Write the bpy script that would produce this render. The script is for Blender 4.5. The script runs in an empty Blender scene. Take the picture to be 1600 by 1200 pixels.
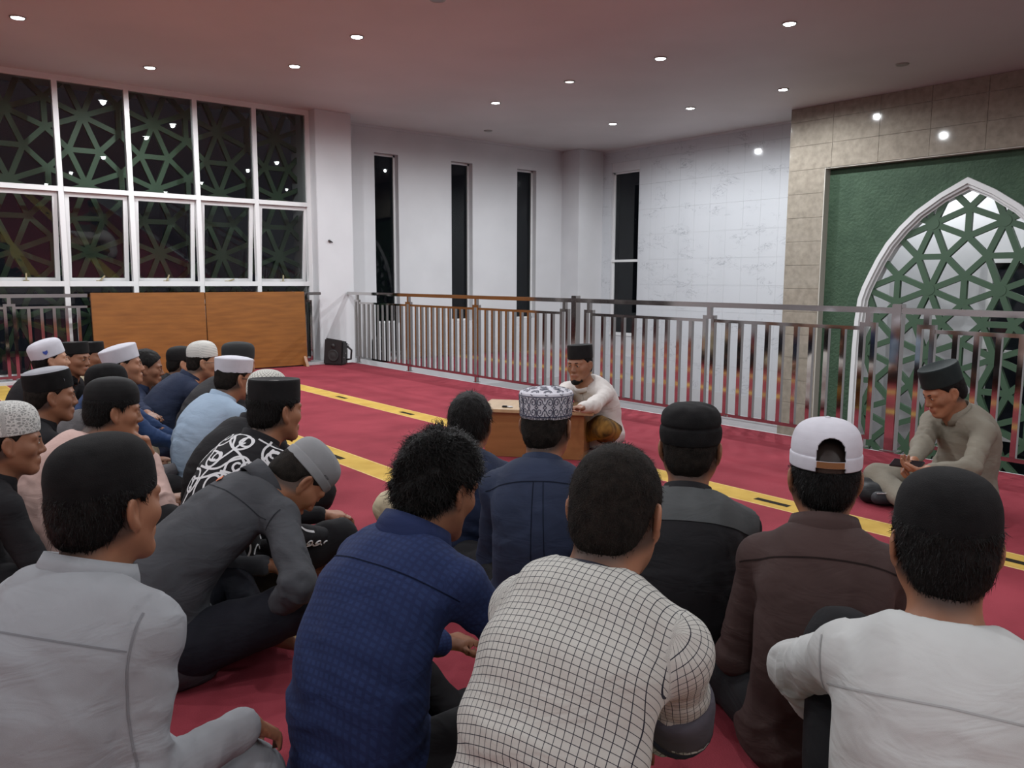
import bpy, bmesh, math, random
import numpy as np
from mathutils import Vector, Matrix
from mathutils.bvhtree import BVHTree
random.seed(7); RNG = np.random.default_rng(7)
PI = math.pi
SC = bpy.context.scene
COL = SC.collection

# ------------------------------------------------------------------ camera
FL, PITCH, YAW, ROLL, CAMH = 1263.05, 0.128154, 0.683973, 0.0041394, 1.15
cF = Vector((math.sin(YAW)*math.cos(PITCH), math.cos(YAW)*math.cos(PITCH), -math.sin(PITCH)))
r0 = Vector((math.cos(YAW), -math.sin(YAW), 0)); u0 = r0.cross(cF)
cR = r0*math.cos(ROLL)+u0*math.sin(ROLL); cU = -r0*math.sin(ROLL)+u0*math.cos(ROLL)
cam = bpy.data.cameras.new('camera'); camo = bpy.data.objects.new('camera', cam); COL.objects.link(camo)
cam.sensor_fit = 'HORIZONTAL'; cam.sensor_width = 36; cam.lens = FL*36/1600; cam.clip_start = 0.05; cam.clip_end = 200
camo.matrix_world = Matrix(((cR.x, cU.x, -cF.x, 0), (cR.y, cU.y, -cF.y, 0), (cR.z, cU.z, -cF.z, CAMH), (0, 0, 0, 1)))
SC.camera = camo
# ------------------------------------------------------------------ world, exposure, lamps' strength
W = bpy.data.worlds.new('night'); SC.world = W; W.use_nodes = True
W.node_tree.nodes['Background'].inputs[0].default_value = (0.012, 0.014, 0.02, 1)
W.node_tree.nodes['Background'].inputs[1].default_value = 0.5
SC.view_settings.view_transform = 'Standard'; SC.view_settings.look = 'None'; SC.view_settings.gamma = 1
SC.view_settings.use_curve_mapping = False
SC.view_settings.exposure = 0.0
LAMP_W = 28.0
LAMP_COL = (0.93, 0.97, 1.0)
SC.cycles.max_bounces = 7; SC.cycles.diffuse_bounces = 4; SC.cycles.glossy_bounces = 3; SC.cycles.transparent_max_bounces = 8
SC.cycles.sample_clamp_indirect = 4.0; SC.cycles.caustics_reflective = False; SC.cycles.caustics_refractive = False

def px_at(px, py, z):                 # world point of a photo pixel at height z
    d = cR*((px-800)/FL) - cU*((py-600)/FL) + cF
    return Vector((0, 0, CAMH)) + d*((z-CAMH)/d.z)
def px_depth(px, py, dep):            # world point of a photo pixel at optical depth
    return Vector((0, 0, CAMH)) + (cR*((px-800)/FL) - cU*((py-600)/FL) + cF)*dep

# ------------------------------------------------------------------ materials
def lin(c):
    return tuple(((v/255)/12.92 if v/255 <= 0.04045 else ((v/255+0.055)/1.055)**2.4) for v in c)
def mat(name, col, rough=0.6, metal=0.0, spec=0.5):
    m = bpy.data.materials.new(name); m.use_nodes = True
    b = m.node_tree.nodes['Principled BSDF']
    b.inputs['Base Color'].default_value = (*col, 1); b.inputs['Roughness'].default_value = rough
    b.inputs['Metallic'].default_value = metal; b.inputs['Specular IOR Level'].default_value = spec
    return m
def N(m, typ, **kw):
    n = m.node_tree.nodes.new(typ)
    for k, v in kw.items():
        if k in n.inputs: n.inputs[k].default_value = v
        else: setattr(n, k, v)
    return n
def LK(m, a, ai, b, bi): m.node_tree.links.new(a.outputs[ai], b.inputs[bi])
def bsdf(m): return m.node_tree.nodes['Principled BSDF']
def noisy(m, c1, c2, scale=5, detail=4, bump=0.0, bscale=None, coord='Object', stretch=(1, 1, 1), lo=0.35, hi=0.65, dist=0.01):
    tc = N(m, 'ShaderNodeTexCoord'); mp = N(m, 'ShaderNodeMapping'); mp.inputs['Scale'].default_value = stretch
    LK(m, tc, coord, mp, 'Vector')
    n = N(m, 'ShaderNodeTexNoise', Scale=scale, Detail=detail); LK(m, mp, 'Vector', n, 'Vector')
    r = N(m, 'ShaderNodeValToRGB'); r.color_ramp.elements[0].position = lo; r.color_ramp.elements[1].position = hi
    r.color_ramp.elements[0].color = (*c1, 1); r.color_ramp.elements[1].color = (*c2, 1)
    LK(m, n, 'Fac', r, 'Fac'); LK(m, r, 'Color', bsdf(m), 'Base Color')
    if bump:
        n2 = N(m, 'ShaderNodeTexNoise', Scale=bscale or scale*4, Detail=3); LK(m, mp, 'Vector', n2, 'Vector')
        b = N(m, 'ShaderNodeBump', Strength=bump, Distance=dist); LK(m, n2, 'Fac', b, 'Height'); LK(m, b, 'Normal', bsdf(m), 'Normal')
    return m

M = {}
M['plaster'] = noisy(mat('plaster', (.6, .6, .6), .7), (.55, .55, .565), (.60, .60, .615), 1.3, 5, .06, 60)
M['ceiling'] = noisy(mat('ceiling_paint', (.6, .6, .6), .6), (.58, .56, .55), (.64, .62, .61), .7, 3)
M['white_trim'] = mat('white_trim', (.68, .68, .68), .45)
M['kerb'] = mat('kerb_white', (.5, .51, .52), .5)
M['chrome'] = mat('stainless', (.54, .53, .515), .07, 1.0)
M['chrome_dull'] = mat('stainless_dull', (.45, .43, .42), .3, 1.0)
M['carpet'] = noisy(mat('carpet_red', (.3, .02, .03), .95, 0, .1), (.215, .034, .047), (.29, .048, .065), 2.2, 6, .5, 260, dist=.004)
M['stripe'] = noisy(mat('carpet_yellow', (.5, .3, .03), .95, 0, .1), (.47, .305, .07), (.56, .38, .095), 6, 4, .5, 260, dist=.004)
M['stripe_edge'] = mat('carpet_cream', (.62, .45, .18), .95, 0, .1)
M['motif'] = mat('carpet_dark', (.02, .016, .012), .95, 0, .1)
M['green'] = noisy(mat('green_plaster', (.05, .1, .06), .75), (.028, .062, .033), (.040, .080, .044), 5, 6, .6, 26, dist=.02)
M['lattice'] = mat('lattice_green', (.040, .085, .046), .55)
M['grout'] = mat('grout', (.52, .49, .43), .8)
M['lamp_on'] = mat('lamp_lens', (1, 1, 1), .4)
bsdf(M['lamp_on']).inputs['Emission Color'].default_value = (.93, .97, 1, 1); bsdf(M['lamp_on']).inputs['Emission Strength'].default_value = 26
M['lamp_dim'] = mat('lamp_lens_dim', (1, 1, 1), .4)
bsdf(M['lamp_dim']).inputs['Emission Color'].default_value = (.95, .95, .9, 1); bsdf(M['lamp_dim']).inputs['Emission Strength'].default_value = 1.0
M['lamp_off'] = mat('lamp_lens_off', (.22, .21, .19), .35)
M['lamp_rim'] = mat('lamp_rim', (.35, .33, .30), .35, .6)
M['dark'] = mat('dark_void', (.012, .012, .014), .7)
M['black_plastic'] = mat('black_plastic', (.012, .012, .013), .45)
M['grey_plastic'] = mat('grey_metal', (.4, .4, .4), .35, .7)

def marble():
    m = mat('marble_tile', (.7, .7, .72), .07)
    tc = N(m, 'ShaderNodeTexCoord'); oi = N(m, 'ShaderNodeObjectInfo')
    ad = N(m, 'ShaderNodeVectorMath', operation='MULTIPLY_ADD'); ad.inputs[1].default_value = (1, 1, 1)
    sc = N(m, 'ShaderNodeVectorMath', operation='SCALE'); sc.inputs[3].default_value = 1.0
    LK(m, oi, 'Location', sc, 0); LK(m, tc, 'Object', ad, 0); LK(m, sc, 'Vector', ad, 2)
    mp = N(m, 'ShaderNodeMapping'); mp.inputs['Scale'].default_value = (1, 1, 2.1); mp.inputs['Rotation'].default_value = (.35, 0, 0)
    LK(m, ad, 'Vector', mp, 'Vector')
    n = N(m, 'ShaderNodeTexNoise', Scale=3.3, Detail=7, Roughness=.62, Distortion=1.3); LK(m, mp, 'Vector', n, 'Vector')
    r = N(m, 'ShaderNodeValToRGB'); e = r.color_ramp.elements
    e[0].position = .0; e[0].color = (.52, .535, .56, 1); e[1].position = 1; e[1].color = (.55, .565, .59, 1)
    a = e.new(.485); a.color = (.53, .545, .57, 1); b = e.new(.5); b.color = (.27, .28, .31, 1); c = e.new(.512); c.color = (.54, .555, .58, 1)
    LK(m, n, 'Fac', r, 'Fac')
    n2 = N(m, 'ShaderNodeTexNoise', Scale=2.0, Detail=2); LK(m, mp, 'Vector', n2, 'Vector')
    r2 = N(m, 'ShaderNodeValToRGB'); r2.color_ramp.elements[0].position = .5; r2.color_ramp.elements[1].position = .62
    LK(m, n2, 'Fac', r2, 'Fac')
    mx = N(m, 'ShaderNodeMix', data_type='RGBA'); LK(m, r2, 'Color', mx, 0)
    mx.inputs[6].default_value = (.54, .555, .58, 1); LK(m, r, 'Color', mx, 7); LK(m, mx, 2, bsdf(m), 'Base Color')
    return m
M['marble'] = marble()
M['tan'] = noisy(mat('tan_tile', (.4, .35, .28), .06), (.245, .215, .175), (.34, .30, .245), 14, 8, lo=.3, hi=.7)
def tileshift(m):   # let each tile show its own piece of the pattern
    tc = [n for n in m.node_tree.nodes if n.type == 'TEX_COORD'][0]; mp = [n for n in m.node_tree.nodes if n.type == 'MAPPING'][0]
    oi = N(m, 'ShaderNodeObjectInfo'); ad = N(m, 'ShaderNodeVectorMath', operation='ADD')
    LK(m, tc, 'Object', ad, 0); LK(m, oi, 'Location', ad, 1); LK(m, ad, 'Vector', mp, 'Vector')
tileshift(M['tan'])
def wood(name, c1, c2, rough=.35, stretch=(1, 1, 12), scale=3):
    m = noisy(mat(name, c1, rough), c1, c2, scale, 5, stretch=stretch, lo=.25, hi=.75)
    return m
M['board'] = wood('varnished_plywood', (.165, .062, .014), (.27, .108, .025), .32, (1.2, 1, 9), 2.5)
M['desk'] = wood('desk_wood', (.20, .085, .028), (.28, .125, .045), .4, (1, 1, 7), 3)
M['desk_top'] = wood('desk_top_wood', (.36, .24, .13), (.46, .32, .18), .35, (8, 1, 1), 3)
def glass(name='window_glass', ior=1.5, tint=(.9, .92, .91, 1)):
    m = bpy.data.materials.new(name); m.use_nodes = True; nt = m.node_tree; nt.nodes.clear()
    o = nt.nodes.new('ShaderNodeOutputMaterial'); mx = nt.nodes.new('ShaderNodeMixShader'); t = nt.nodes.new('ShaderNodeBsdfTransparent')
    g = nt.nodes.new('ShaderNodeBsdfGlossy'); f = nt.nodes.new('ShaderNodeFresnel'); f.inputs[0].default_value = ior
    t.inputs[0].default_value = tint; g.inputs['Roughness'].default_value = .012
    nt.links.new(f.outputs[0], mx.inputs[0]); nt.links.new(t.outputs[0], mx.inputs[1]); nt.links.new(g.outputs[0], mx.inputs[2])
    nt.links.new(mx.outputs[0], o.inputs[0]); return m
M['glass'] = glass(); M['slit_glass'] = glass('slit_window_glass', 1.36, (.5, .52, .53, 1))

# ------------------------------------------------------------------ mesh helpers
def mesh_np(name, verts, faces, m=None, smooth=False, uv=None, attr=None, mats=None, fm=None):
    me = bpy.data.meshes.new(name); verts = np.asarray(verts, np.float32); n = len(verts)
    if isinstance(faces, np.ndarray):
        k = faces.shape[1]; nf = len(faces)
        me.vertices.add(n); me.vertices.foreach_set('co', verts.ravel())
        me.loops.add(nf*k); me.loops.foreach_set('vertex_index', faces.astype(np.int32).ravel())
        me.polygons.add(nf); me.polygons.foreach_set('loop_start', np.arange(0, nf*k, k, dtype=np.int32))
        me.update(calc_edges=True)
    else:
        me.from_pydata(verts.tolist(), [], faces); nf = len(faces)
    if smooth: me.polygons.foreach_set('use_smooth', np.ones(nf, bool))
    if uv is not None:
        li = np.empty(len(me.loops), np.int32); me.loops.foreach_get('vertex_index', li)
        l = me.uv_layers.new(name='UVMap'); l.data.foreach_set('uv', np.asarray(uv, np.float32)[li].ravel())
    if attr is not None:
        for k, v in attr.items():
            a = me.attributes.new(k, 'FLOAT', 'POINT'); a.data.foreach_set('value', np.asarray(v, np.float32))
    for mm in ([m] if mats is None else mats):
        me.materials.append(mm)
    if fm is not None: me.polygons.foreach_set('material_index', np.asarray(fm, np.int32))
    me.validate(); me.update()
    return me
def obj(name, me, parent=None, loc=(0, 0, 0), rot=(0, 0, 0)):
    o = bpy.data.objects.new(name, me); COL.objects.link(o)
    if parent is not None: o.parent = parent
    o.location = loc; o.rotation_euler = rot
    return o
def tag(o, label=None, cat=None, group=None, kind=None):
    if label: o['label'] = label
    if cat: o['category'] = cat
    if group: o['group'] = group
    if kind: o['kind'] = kind
    return o
def empty(name, loc=(0, 0, 0), rz=0, label=None, cat=None, group=None, kind=None, parent=None):
    o = bpy.data.objects.new(name, None); o.empty_display_size = .1; COL.objects.link(o); o.location = loc; o.rotation_euler = (0, 0, rz)
    if parent is not None: o.parent = parent
    return tag(o, label, cat, group, kind)
class MB:
    def __init__(s): s.v = []; s.f = []
    def box(s, a, b, taper=None):
        x0, y0, z0 = a; x1, y1, z1 = b; i = len(s.v)
        s.v += [(x0, y0, z0), (x1, y0, z0), (x1, y1, z0), (x0, y1, z0), (x0, y0, z1), (x1, y0, z1), (x1, y1, z1), (x0, y1, z1)]
        s.f += [[i+q for q in f] for f in ((0, 3, 2, 1), (4, 5, 6, 7), (0, 1, 5, 4), (1, 2, 6, 5), (2, 3, 7, 6), (3, 0, 4, 7))]
        return s
    def bar(s, p, q, w, d, up=(0, 0, 1)):       # rectangular bar p->q; w across, d along 'up'
        p, q = Vector(p), Vector(q); t = (q-p).normalized(); up = Vector(up); a = t.cross(up).normalized(); b = a.cross(t); i = len(s.v)
        for c in (p, q):
            for sx, sy in ((-1, -1), (1, -1), (1, 1), (-1, 1)): s.v.append(tuple(c+a*(sx*w/2)+b*(sy*d/2)))
        s.f += [[i+k for k in f] for f in ((0, 3, 2, 1), (4, 5, 6, 7), (0, 1, 5, 4), (1, 2, 6, 5), (2, 3, 7, 6), (3, 0, 4, 7))]
        return s
    def tube(s, pts, r, n=8, cap=True):
        pts = [Vector(p) for p in pts]; base = len(s.v); rr = r if hasattr(r, '__len__') else [r]*len(pts); prev = None
        for k, p in enumerate(pts):
            t = (pts[min(k+1, len(pts)-1)]-pts[max(k-1, 0)]).normalized()
            if prev is None: a = t.orthogonal().normalized()
            else:
                a = (prev - t*prev.dot(t)).normalized()
            prev = a; b = t.cross(a)
            for j in range(n): s.v.append(tuple(p+(a*math.cos(2*PI*j/n)+b*math.sin(2*PI*j/n))*rr[k]))
        for k in range(len(pts)-1):
            for j in range(n):
                j2 = (j+1) % n; s.f.append([base+k*n+j, base+k*n+j2, base+(k+1)*n+j2, base+(k+1)*n+j])
        if cap: s.f.append([base+j for j in range(n)][::-1]); s.f.append([base+(len(pts)-1)*n+j for j in range(n)])
        return s
    def lathe(s, prof, n=24, c=(0, 0, 0), ax=1.0, ay=1.0):
        base = len(s.v)
        for r, z in prof:
            for j in range(n): s.v.append((c[0]+r*ax*math.cos(2*PI*j/n), c[1]+r*ay*math.sin(2*PI*j/n), c[2]+z))
        for k in range(len(prof)-1):
            for j in range(n): j2 = (j+1) % n; s.f.append([base+k*n+j, base+k*n+j2, base+(k+1)*n+j2, base+(k+1)*n+j])
        return s
    def mesh(s, name, m, smooth=False, bevel=0):
        me = mesh_np(name, s.v, s.f, m, smooth)
        if bevel:
            bm = bmesh.new(); bm.from_mesh(me)
            bmesh.ops.bevel(bm, geom=bm.edges[:], offset=bevel, segments=2, affect='EDGES', clamp_overlap=True)
            bm.to_mesh(me); bm.free()
        return me
    def build(s, name, m, parent=None, smooth=False, bevel=0, loc=(0, 0, 0), rot=(0, 0, 0)):
        return obj(name, s.mesh(name, m, smooth, bevel), parent, loc, rot)
def struct(o): o['kind'] = 'structure'; return o

# ------------------------------------------------------------------ room shell
ZC, LOW = 3.4, -3.6
struct(MB().box((-6, -5, -.30), (5.44, 10.5, -.012)).build('floor', M['kerb']))
struct(MB().box((5.44, -5, LOW-.1), (12, 11, LOW)).build('floor_lower', M['carpet']))
struct(MB().box((-6.2, -5.2, ZC), (12, 11.2, ZC+.15)).build('ceiling', M['ceiling']))
struct(MB().box((-6.2, -5, -.3), (-6, 11, ZC)).build('wall_left', M['plaster']))
struct(MB().box((-6.2, -5.2, LOW), (12, -5, ZC)).build('wall_near', M['plaster']))
struct(MB().box((-6.2, 10.5, -.3), (-1.87, 10.7, ZC)).box((-1.87, 10.5, LOW), (4.98, 10.6, -.02)).build('wall_window_side', M['plaster']))
struct(MB().box((4.985, 10.3, LOW), (5.52, 10.9, ZC)).build('trim_column', M['plaster'], bevel=.006))
struct(MB().box((9.97, 10.4, LOW), (10.62, 10.9, ZC)).build('trim_corner_column', M['plaster'], bevel=.006))
# kerb of the carpeted floor
struct(MB().box((-6, 10.1, -.012), (4.985, 10.5, .035)).build('trim_kerb', M['kerb'], bevel=.004))
# back wall with three slit windows above and three below
b = MB(); ops = [(6.19, 6.60), (7.58, 8.0), (8.94, 9.37)]; yb = 10.85; x = 5.45
for a, c in ops:
    b.box((x, yb, LOW), (a, yb+.2, ZC)); b.box((a, yb, 3.02), (c, yb+.2, ZC)); b.box((a, yb, -.66), (c, yb+.2, .48)); b.box((a, yb, LOW), (c, yb+.2, -3.0)); x = c
b.box((x, yb, LOW), (10.62, yb+.2, ZC))
struct(b.build('wall_back', M['plaster']))
struct(MB().box((5.52, 10.83, -1.0), (9.97, 10.849, -.6)).build('trim_band_back', M['kerb']))  # grey band across the back wall, below balcony level
wn = 0
def slit_window(x0, x1, z0, z1, y):
    global wn; wn += 1
    w = empty('window_%d' % wn, ((x0+x1)/2, y, z0), kind='structure')
    h = z1-z0; wd = (x1-x0)/2; f = MB()
    for s in (-1, 1): f.box((s*wd-(.03 if s > 0 else 0), .10, 0), (s*wd+(.03 if s < 0 else 0), .15, h))
    f.box((-wd, .10, 0), (wd, .15, .03)).box((-wd, .10, h-.03), (wd, .15, h))
    f.build('window_frame', M['white_trim'], w)
    MB().box((-wd+.02, .12, .02), (wd-.02, .126, h-.02)).build('pane', M['slit_glass'], w)
    return w
for a, c in ops: slit_window(a, c, .48, 3.02, yb); slit_window(a, c, -3.0, -.66, yb)
# cornice line
struct(MB().box((5.52, 10.82, ZC-.035), (9.97, 10.85, ZC)).build('trim_cornice', M['plaster']))

# right wall: backing, marble tiles, tan tiles
XM, XT = 10.55, 9.88
WY0, WY1 = 9.54, 10.18
b = MB()
b.box((XM+.012, 6.2, LOW), (XM+.2, WY0, ZC)).box((XM+.012, WY1, LOW), (XM+.2, 10.9, ZC)).box((XM+.012, WY0, 3.02), (XM+.2, WY1, ZC)).box((XM+.012, WY0, -.64), (XM+.2, WY1, .2)).box((XM+.012, WY0, LOW), (XM+.2, WY1, -3))
b.box((XM+.012, -5, LOW), (XM+.2, 1.85, ZC))
wr = struct(b.build('wall_right', M['plaster']))
tiles = {}
def tile(y0, y1, z0, z1, x, m, par, th=.012):
    k = (round(y1-y0, 3), round(z1-z0, 3), m)
    if k not in tiles:
        g = .0008 if m == 'marble' else .002; tiles[k] = MB().box((0, -(k[0]/2-g), -(k[1]/2-g)), (th, k[0]/2-g, k[1]/2-g)).mesh('tile', M[m])
    return obj('tile', tiles[k], par, (x+random.uniform(-.0006, .0006), (y0+y1)/2, (z0+z1)/2))
z = -.6; zs = [-.6]
while zs[-1] < ZC-.01: zs.append(min(zs[-1]+.42, ZC))
for i in range(len(zs)-1):
    y = 6.22
    while y < 10.39:
        y1 = min(y+.305, 10.4); z0, z1 = zs[i], zs[i+1]
        segs = [(y, y1)]
        if z1 > .21 and z0 < 3.01 or z0 < -.65:      # cut round the tall window
            segs = []
            if y < WY0: segs.append((y, min(y1, WY0)))
            if y1 > WY1: segs.append((max(y, WY1), y1))
        for a, c in segs:
            if c-a > .02: tile(a, c, z0, z1, XM, 'marble', wr)
        y += .305
struct(MB().box((XM-.005, 6.22, -1.0), (XM+.012, 10.4, -.6)).build('trim_band_right', M['kerb']))  # the same grey band carried along the right wall
struct(MB().box((XM+.002, 6.22, LOW), (XM+.012, 10.4, -1.0)).build('trim_lower_right', M['plaster']))
struct(MB().box((XM-.02, 6.28, ZC-.03), (XM, 10.4, ZC)).build('trim_cornice_right', M['plaster']))
w = empty('window_%d' % (wn+1), (XM, (WY0+WY1)/2, .2), kind='structure'); wn += 1
f = MB(); hw = (WY1-WY0)/2; h = 2.82
f.box((.05, -hw, 0), (.10, -hw+.03, h)).box((.05, hw-.04, 0), (.10, hw, h)).box((.05, -hw, h-.03), (.10, hw, h)).box((.03, -hw, 1.27), (.10, hw, 1.31)).box((.0, -hw, -.02), (.10, hw, .03))
f.build('window_frame', M['white_trim'], w)
for z0, z1 in ((.03, 1.27), (1.31, h-.03)): MB().box((.07, -hw+.02, z0), (.076, hw-.02, z1)).build('pane', M['slit_glass'], w)
w = empty('window_%d' % (wn+1), (XM, (WY0+WY1)/2, -3), kind='structure'); wn += 1
MB().box((.05, -hw, 0), (.10, -hw+.03, 2.36)).box((.05, hw-.03, 0), (.10, hw, 2.36)).build('window_frame', M['white_trim'], w)
MB().box((.07, -hw+.02, 0), (.076, hw-.02, 2.36)).build('pane', M['glass'], w)

# mihrab wall: tan tiled pier and header round a recessed green panel with an arch
Y0, Y1, YM0, YM1, ZH = 1.83, 6.27, 2.31, 5.75, 2.60
b = MB(); b.box((XT+.012, YM1, LOW), (XM+.2, Y1, ZC)).box((XT+.012, Y0, LOW), (XM+.2, YM0, ZC)).box((XT+.012, YM0, ZH), (XM+.2, YM1, ZC))
wt = struct(b.build('wall_mihrab', M['grout']))
rows = [ZC-.0-.01-.31*0]; zt = [ZH-.31*k for k in range(12, 0, -1)]+[ZH, ZH+.31, ZH+.62, ZC]
for i in range(len(zt)-1):
    z0, z1 = zt[i], zt[i+1]
    ys = [YM1, Y1] if z0 < ZH-.01 else [5.665+.608*k for k in range(-6, 1)]+[Y1]
    if z0 >= ZH-.01: ys = [Y0]+[q for q in ys if q > Y0+.05]
    for a, c in zip(ys[:-1], ys[1:]): tile(a, c, z0, z1, XT, 'tan', wt)
    if z0 < ZH-.01: tile(Y0, YM0, z0, z1, XT, 'tan', wt)
struct(MB().box((XT, YM1-.012, LOW), (XT+.16, YM1+.0, ZH)).box((XT, YM0, LOW), (XT+.16, YM0+.012, ZH)).box((XT+.01, YM0, ZH-.012), (XT+.16, YM1, ZH+.0)).build('trim_recess_edge', M['grout']))
# arch outline (half-width, z)
AP = np.array([(1.262, LOW), (1.262, -.2), (1.258, .3), (1.245, .65), (1.218, .927), (1.17, 1.08), (1.095, 1.251), (1.01, 1.43), (.90, 1.618), (.745, 1.81), (.565, 1.986), (.30, 2.17), (.0, 2.331)])
YC, XG = 4.03, 10.0
def arch_w(z, off=0.0):     # half width of the arch at height z
    return float(np.interp(z, AP[:, 1], AP[:, 0]))-off
def green_panel():
    # slab with an arched hole: strips between the arch outline and the panel border
    zz = sorted(set(list(np.linspace(-.2, 2.331, 40))+[LOW, ZH])); b = MB()
    for z0, z1 in zip(zz[:-1], zz[1:]):
        if z0 >= 2.33: b.box((XG, YM0, z0), (XG+.12, YM1, z1)); continue
        w0, w1 = arch_w(z0), arch_w(z1)
        for s, yo in ((1, YM1), (-1, YM0)):
            i = len(b.v); 
            for X in (XG, XG+.12): b.v += [(X, YC+s*w0, z0), (X, yo, z0), (X, yo, z1), (X, YC+s*w1, z1)]
            b.f += [[i, i+1, i+2, i+3], [i+4, i+7, i+6, i+5], [i, i+3, i+7, i+4], [i+1, i+5, i+6, i+2]]
    return b
gp = struct(green_panel().build('wall_mihrab_panel', M['green']))
# white moulded arch frame: swept section along the outline
def arch_frame():
    pts = [(YC+w_, z_) for w_, z_ in AP]+[(YC-w_, z_) for w_, z_ in AP[::-1][1:]]
    b = MB(); P = np.array(pts); n = len(P); T = np.gradient(P, axis=0); T /= np.linalg.norm(T, axis=1)[:, None]
    ctr = np.array([YC, .6]); prof = [(.0, -.045), (.055, -.045), (.065, -.02), (.085, -.02), (.095, .02), (.11, .02), (.11, .13), (.0, .13)]
    for k in range(n):
        nrm = np.array([-T[k, 1], T[k, 0]]) if P[k, 0] != YC else np.array([0, -1.]);
        if P[k, 0] == YC: nrm = np.array([0, -1.25])
        elif nrm @ (np.array([YC, min(P[k, 1], .9)])-P[k]) < 0: nrm = -nrm
        for d, xo in prof: q = P[k]+nrm*d; b.v.append((XG+xo, q[0], q[1]))
    m_ = len(prof)
    for k in range(n-1):
        for j in range(m_): j2 = (j+1) % m_; b.f.append([k*m_+j, k*m_+j2, (k+1)*m_+j2, (k+1)*m_+j])
    return b
struct(arch_frame().build('trim_arch', M['white_trim'], smooth=False))
# lattice of octagons with eight spokes (4.8.8 pattern)
bar_cache = {}
def lattice(par, hubs, P, plane, inside, w=.075, th=.05, m='lattice', far=None):
    fb = MB()
    A = P/2; Rv = A/math.cos(PI/8); seg = set(); hubset = []
    for h in hubs:
        vs = [(h[0]+Rv*math.cos(PI/8+k*PI/4), h[1]+Rv*math.sin(PI/8+k*PI/4)) for k in range(8)]
        for k in range(8):
            for p, q in ((h, vs[k]), (vs[k], vs[(k+1) % 8])):
                a, c = (round(p[0], 3), round(p[1], 3)), (round(q[0], 3), round(q[1], 3)); seg.add((min(a, c), max(a, c)))
        hubset.append(h)
    for a, c in sorted(seg):
        a, c = np.array(a), np.array(c); t = np.linspace(0, 1, 41); ok = [inside(*(a+(c-a)*q)) for q in t]
        if not any(ok): continue
        i0 = ok.index(True); i1 = 40-ok[::-1].index(True); p, q = a+(c-a)*t[i0], a+(c-a)*t[i1]
        L = np.linalg.norm(q-p)
        if L < .03: continue
        if far and far(*((p+q)/2)): fb.bar((p[0], plane[1], p[1]), (q[0], plane[1], q[1]), w, th, (0, 1, 0)); continue
        L = round(L, 2); k = (L, w, th, plane[0])
        if k not in bar_cache: bar_cache[k] = MB().box((-L/2-w*.2, -th/2, -w/2), (L/2+w*.2, th/2, w/2)).mesh('lattice_bar', M[m])
        mid = (p+q)/2; ang = math.atan2(q[1]-p[1], q[0]-p[0])
        if plane[0] == 'y': obj('lattice_bar', bar_cache[k], par, (mid[0], plane[1]+random.uniform(-.0008, .0008), mid[1]), (0, -ang, 0))
        else: obj('lattice_bar', bar_cache[k], par, (plane[1]+random.uniform(-.0008, .0008), mid[0], mid[1]), (-0.0, -ang, PI/2)) if False else obj('lattice_bar', bar_cache[k], par, (plane[1]+random.uniform(-.0008, .0008), mid[0], mid[1])).__setattr__('rotation_euler', Matrix(((0, 1, 0), (math.cos(ang), 0, -math.sin(ang)), (math.sin(ang), 0, math.cos(ang)))).to_euler())
    if fb.f: fb.build('lattice_bars_far', M[m], par)['kind'] = 'stuff'
    for h in hubset:        # hub discs
        if not inside(*h): continue
        k = ('hub', plane[0])
        if k not in bar_cache: bar_cache[k] = MB().lathe([(0, -.03), (.066, -.03), (.066, .03), (0, .03)], 16).mesh('lattice_hub', M[m])
        obj('lattice_hub', bar_cache[k], par, (h[0], plane[1], h[1]) if plane[0] == 'y' else (plane[1], h[0], h[1]), (PI/2, 0, 0) if plane[0] == 'y' else (0, PI/2, 0))
la = empty('trim_arch_lattice', kind='structure')
PH = .775
hubs = [(3.628+PH*i, 1.83-PH*j) for i in range(-2, 4) for j in range(-1, 6)]
lattice(la, hubs, PH, ('x', XG+.05), lambda y, z: z > -2.2 and z < 2.33 and abs(y-YC) < arch_w(z, .06), w=.068)
# niche behind the lattice
struct(MB().box((11.5, 2.2, LOW), (11.6, 5.9, 3)).box((XG+.12, 5.6, LOW), (11.5, 5.7, 3)).box((XG+.12, 2.2, LOW), (11.5, 2.3, 3)).box((XG+.12, 2.2, 2.8), (11.5, 5.7, 2.9)).build('wall_niche', M['plaster']))
w = empty('window_%d' % (wn+1), (11.5, 3.3, -2.4), kind='structure'); wn += 1
f = MB()
for y in (-1.0, -.02, .94): f.box((-.06, y, 0), (-.0, y+.06, 3.85))
for z in (0, 1.5, 2.62, 3.79): f.box((-.06, -1.0, z), (0, 1.0, z+.06))
f.build('window_frame', M['white_trim'], w)
MB().box((-.02, -.98, .02), (-.012, .98, 3.83)).build('pane', mat('night_glass', (.012, .014, .018), .06), w)

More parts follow.
